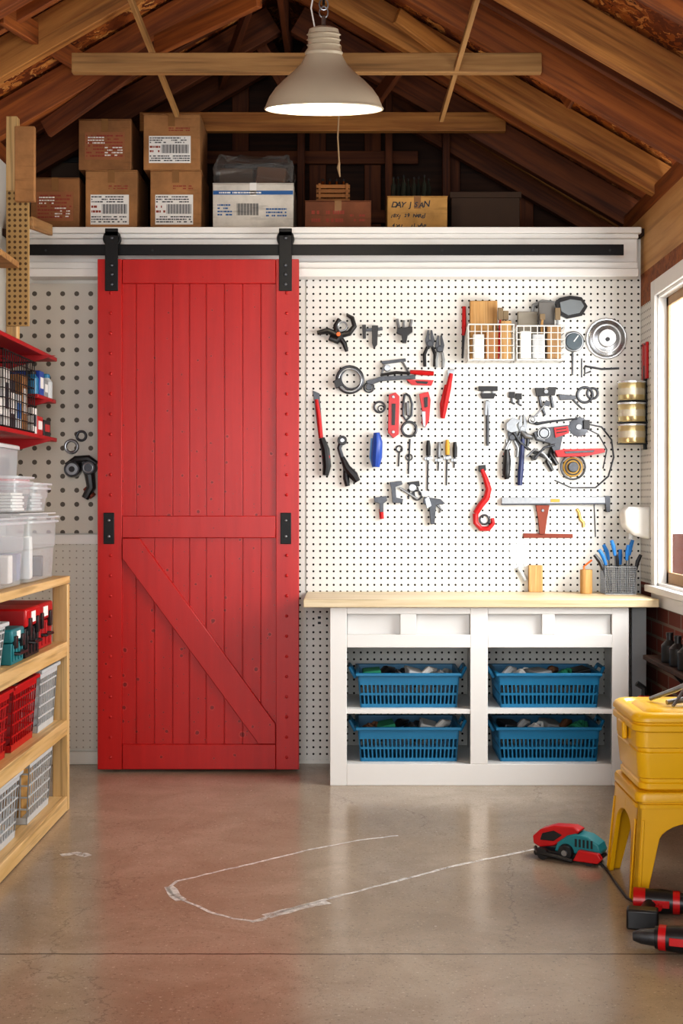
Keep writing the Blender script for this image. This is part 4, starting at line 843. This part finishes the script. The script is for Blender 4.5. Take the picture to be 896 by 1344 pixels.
# ================= FLOOR ITEMS
def G(px,py,z=0):
    d=F*H/(py-CY); return Vector(((px-CX)*d/F,d,z))
mch,nt,p=newmat('chalk'); n=noise(nt,coords(nt),24,5,.75,.4); al=ramp(nt,n,[(.3,(.15,.15,.15)),(.62,(.8,.8,.8))]); nt.links.new(al,p.inputs['Alpha'])
nt.links.new(mixc(nt,n,(.65,.63,.6),(.85,.83,.8)),p.inputs['Base Color']); p.inputs['Roughness'].default_value=.6
def ribbon(b,pts,w):
    P3=[]
    for i in range(len(pts)-1):
        a,c=G(*pts[i]),G(*pts[i+1]); n=max(2,int((c-a).length/.03))
        for k in range(n): P3.append(a.lerp(c,k/n)+Vector((random.uniform(-.002,.002),random.uniform(-.003,.003),0)))
    P3.append(G(*pts[-1])); vs=[];fs=[]
    for i,q in enumerate(P3):
        t=(P3[min(i+1,len(P3)-1)]-P3[max(i-1,0)]).normalized(); s=Vector((-t.y,t.x,0))*w*(.7+.5*random.random())
        vs+= [q+s+Vector((0,0,.0012)),q-s+Vector((0,0,.0012))]
        if i: fs.append((2*i-2,2*i-1,2*i+1,2*i))
    b.add(vs,fs)
b=B()
ribbon(b,[(522,1097),(470,1103),(400,1117),(330,1134),(270,1148),(232,1157),(220,1166),(226,1175)],.006)
ribbon(b,[(226,1175),(250,1186),(275,1197),(305,1206),(335,1210),(350,1206)],.006)
ribbon(b,[(330,1211),(360,1200),(400,1188),(450,1175),(520,1157),(600,1136),(690,1117)],.008)
ribbon(b,[(222,1164),(230,1176),(238,1182)],.016); ribbon(b,[(350,1203),(400,1190),(430,1184)],.02)
ribbon(b,[(80,1123),(100,1120),(116,1124)],.02); ribbon(b,[(690,1117),(720,1112)],.006)
o=mk('chalk_mark',b,mch); o.parent=floor; o['label']='worn white chalk outline drawn on the concrete'
# stool
sx0,sx1,sy_0,sy_1,shh=.89,1.235,4.0,4.34,.335
cx,cy=(sx0+sx1)/2,(sy_0+sy_1)/2; W=sx1-sx0; L=sy_1-sy_0
def halfarch(W,h,wf,top):
    pts=[(0,0),(wf*.8,0)]
    for i in range(8):
        a=math.pi-math.pi/2*i/7; pts.append((W/2+(W/2-wf-.02)*math.cos(a),top+.06*math.sin(a)))
    pts+=[(W/2,h),(0,h)]; return pts
def splay(b):
    for v in b.bm.verts:
        f=1+.16*(1-v.co.z/shh)
        v.co.x=cx+(v.co.x-cx)*f; v.co.y=cy+(v.co.y-cy)*f
    return b
parts=[]
for sxn in (1,-1):
    for syn in (1,-1):
        b=B(); pf=halfarch(W,shh-.03,.046,.18); pl=halfarch(L,shh-.03,.046,.18)
        x_of=lambda u:(sx0+u if sxn<0 else sx1-u); y_of=lambda u:(sy_0+u if syn<0 else sy_1-u)
        ya_=y_of(0); yb_=y_of(.014); xa_=x_of(0); xb_=x_of(.014)
        b.prism([(x_of(u),v) for u,v in pf],min(ya_,yb_),max(ya_,yb_)); b.prism([(y_of(u),v) for u,v in pl],min(xa_,xb_),max(xa_,xb_),0,0)
        yr=y_of(-.004); b.box((min(x_of(.014),x_of(.022)),min(yr,ya_),.01),(max(x_of(.014),x_of(.022)),max(yr,ya_),.25))
        xr=x_of(-.004); b.box((min(xr,xa_),min(y_of(.014),y_of(.022)),.01),(max(xr,xa_),max(y_of(.014),y_of(.022)),.25))
        parts.append(('leg',splay(b),yel,.003))
st=B().rbox((cx,cy,shh-.05),(W+.02,L+.02),.03,[(0,0),(0,.012),(.006,.014),(.006,.018),(0,.02),(0,.04),(.004,.048),(.012,.05)])
thing('step_stool','yellow plastic step stool with splayed arched legs','stool',[('seat',st,yel)]+parts)
b=B().rbox((cx,cy,shh+.001),(.355,.345),.035,[(.016,0),(.01,.006),(.01,.022),(.015,.026),(.015,.036),(.009,.04),(.003,.11),(.003,.118),(.008,.122),(.008,.132),(.0,.136),(0,.19)],seg=6)
l=B().rbox((cx,cy,shh+.185),(.38,.37),.05,[(.004,0),(0,.004),(0,.02),(.006,.024),(.006,.028),(0,.032),(0,.042),(.005,.052),(.014,.058),(.028,.058),(.036,.05),(.05,.05),(.06,.06),(.085,.064)],seg=8)
h=B().box((cx-.197,cy-.04,shh+.14),(cx-.18,cy+.04,shh+.195))
thing('storage_tub','square moulded yellow plastic tub with lid on the stool','tub',[('body',b,yel2),('lid',l,yel2),('latch',h,yel,.005)])
zt2=shh+.2495
b=B().tube([(1.0,4.1,zt2+.012),(1.08,4.12,zt2+.02),(1.16,4.14,zt2+.02)],[.008,.012,.014]); b.tube([(.97,4.2,zt2+.008),(1.04,4.15,zt2+.045),(1.1,4.13,zt2+.08)],[.007,.009,.007]); b.tube([(1.01,4.06,zt2+.006),(1.06,4.1,zt2+.06),(1.08,4.13,zt2+.11)],.005)
c=B().lathe([(.02,0),(.032,.01),(.034,.05),(.02,.07),(.01,.09)],(1.1,4.12,zt2),0,16)
g=B().tube([(1.08,4.14,zt2+.07),(1.14,4.16,zt2+.11),(1.18,4.17,zt2+.12)],[.011,.013,.008])
thing('tripod_clamp','black and chrome clamp tool on the yellow tub','clamp',[('frame',b,steel),('body',c,bplast),('handle',g,bplast)])
b=B().box((X(827,5.75),5.72,0.001),(X(846,5.75),5.745,.765)); solo('offcut_panel',b,grey,'grey offcut panel standing beside the bench','board',.002)
b=B().lathe([(.05,0),(.055,.01),(.055,.3),(.045,.34),(.02,.36)],(1.2,5.3,.08),0,20); t=B().tube([(1.2,5.3,.43),(1.2,5.3,.47),(1.17,5.3,.49)],.012); st=B().lathe([(.07,0),(.07,.012),(.03,.02),(.03,.085)],(1.2,5.3,.001),0,20)
thing('fire_extinguisher','red cylinder extinguisher standing behind the stool','extinguisher',[('body',b,redp),('valve',t,bplast),('stand',st,bplast)])
sb=B().box((1.24,4.75,.565),(XR-.001,5.5,.583))
thing('wall_shelf','small dark shelf below the window','shelf',[('board',sb,dwood,.002)]+[('bracket',B().prism([(XR-.001,.565),(1.27,.565),(XR-.001,.46)],y,y+.015),black) for y in (5.2,4.85)])
for i in range(4): bottle(1.29,4.85+i*.13,.5835,.034,.12,bplast,'black squat bottle on the dark shelf','black bottles below the window')
# sander: low, angular
b0=B().prism([(-.115,.008),(.105,.008),(.12,.02),(.115,.03),(-.11,.03),(-.12,.02)],-.042,.042)
body=B().prism([(-.045,.03),(.112,.03),(.122,.045),(.112,.07),(.075,.092),(.03,.098),(.0,.088),(-.035,.06)],-.036,.036)
mot=B().prism([(-.125,.045),(-.1,.034),(-.05,.045),(-.01,.075),(.035,.096),(.045,.108),(.02,.118),(-.05,.114),(-.1,.096),(-.128,.07)],-.027,.027)
win=B().prism([(-.1,.06),(-.05,.062),(-.02,.086),(-.05,.098),(-.092,.084)],-.0295,.0295)
nose=B().prism([(.03,.012),(.118,.012),(.132,.028),(.12,.046),(.05,.05)],-.06,-.037)
hub=B().tube([(.0,-.056,.034),(.0,-.04,.034)],[.024,.028],0,24); hubc=B().tube([(.0,-.061,.034),(.0,-.055,.034)],.01,0,16)
vent=B()
for k in range(5): vent.box((.03+k*.014,-.0375,.055),(.037+k*.014,-.035,.082))
strap=B().tube([(-.12,-.02,.03),(-.1,-.05,.022),(-.04,-.06,.02),(.03,-.062,.012)],.007,0,8)
parts=[('base',b0,bplast,.003),('body',body,teal,.005),('motor_housing',mot,redp,.004),('grip_inset',win,bplast,.002),('nose',nose,redp,.003),('guide_wheel',hub,bplast),('wheel_cap',hubc,steel),('vent',vent,bplast),('strap',strap,bplast)]
for x in (-.08,.085):
    for y in (-.05,.05): parts.append(('wheel',B().tube([(x,y-.007,.02),(x,y+.007,.02)],.0195,0,16),bplast))
e=thing('cordless_sander','angular teal and red cordless sander with black base','power tool',parts)
e.location=G(748,1128,0); e.rotation_euler=(0,0,math.radians(-30))
body=B().tube([(-.08,0,.04),(0,0,.04),(.06,0,.038)],[.034,.036,.03],0,16); ch=B().tube([(.06,0,.038),(.1,0,.036),(.12,0,.034)],[.024,.02,.012],0,12); hd=B().tube([(-.03,0,.035),(-.05,-.08,.03),(-.055,-.12,.03)],[.022,.019,.022],0,12); bat=B().box((-.1,-.17,.002),(-.01,-.12,.06)); bn=B().tube([(-.085,0,.04),(-.05,0,.04)],.0365,0,16); bn2=B().tube([(.03,0,.039),(.05,0,.039)],.0345,0,16); tr=B().tube([(-.01,-.03,.036),(-.012,-.05,.034)],.011,0,8); sd_=B().box((-.04,-.0375,.03),(.02,-.034,.052)).box((-.04,.034,.03),(.02,.0375,.052))
e3=thing('cordless_drill','black cordless drill with red accents lying on the floor','power tool',[('body',body,bplast),('chuck',ch,dsteel),('handle',hd,bplast),('battery',bat,bplast,.006),('accent_ring',bn,redp),('accent_ring',bn2,redp),('trigger',tr,redp),('side_plate',sd_,redp,.002)])
e3.location=(.905,3.60,0); e3.rotation_euler=(0,0,math.radians(160))
e4=dup(e3,(0,0,0)); e4.location=(.925,3.80,0); e4.rotation_euler=(0,0,math.radians(-14)); e4['label']='black and red cordless drill behind another drill'
solo('power_cable',B().tube([G(786,1132,.005),G(798,1146,.005),G(810,1164,.005),G(822,1180,.005),G(838,1190,.005)],.004),bplast,'black power cable trailing across the floor','cable')
# ================= LIGHTS / WORLD / CAMERA
w=bpy.data.worlds.new('World'); bpy.context.scene.world=w; w.use_nodes=True
bg=w.node_tree.nodes['Background']; bg.inputs[0].default_value=(.95,.98,1,1); bg.inputs[1].default_value=2.4
def area(name,loc,rot,sx_,sy_,pw,col):
    l=bpy.data.lights.new(name,'AREA'); l.shape='RECTANGLE'; l.size=sx_; l.size_y=sy_; l.energy=pw; l.color=col
    o=bpy.data.objects.new(name,l); C.objects.link(o); o.location=loc; o.rotation_euler=rot
area('garage_opening_daylight',(-.1,-1.2,1.5),(math.radians(90),0,0),2.8,2.2,78,(.97,.98,1))
area('window_daylight',(1.75,4.95,1.6),(0,math.radians(80),0),1.4,1.6,90,(1,.99,.97))
l=bpy.data.lights.new('lamp_bulb','POINT'); l.energy=8; l.color=(1,.88,.7); l.shadow_soft_size=.04; o=bpy.data.objects.new('lamp_bulb',l); C.objects.link(o); o.location=rc+Vector((0,0,.01))
cam=bpy.data.cameras.new('Camera'); co=bpy.data.objects.new('Camera',cam); C.objects.link(co)
co.location=(0,0,H); co.rotation_euler=(math.radians(90),0,0); cam.sensor_width=36; cam.lens=F/1344*36
cam.shift_x=-12/1344; cam.shift_y=-12/1344; cam.clip_start=.05
bpy.context.scene.camera=co
vs=bpy.context.scene.view_settings
vs.view_transform='Standard'
for lk_ in ('Medium High Contrast','Standard - Medium High Contrast'):
    try: vs.look=lk_; print('LOOK',lk_); break
    except Exception as ex: print('nolook',ex)
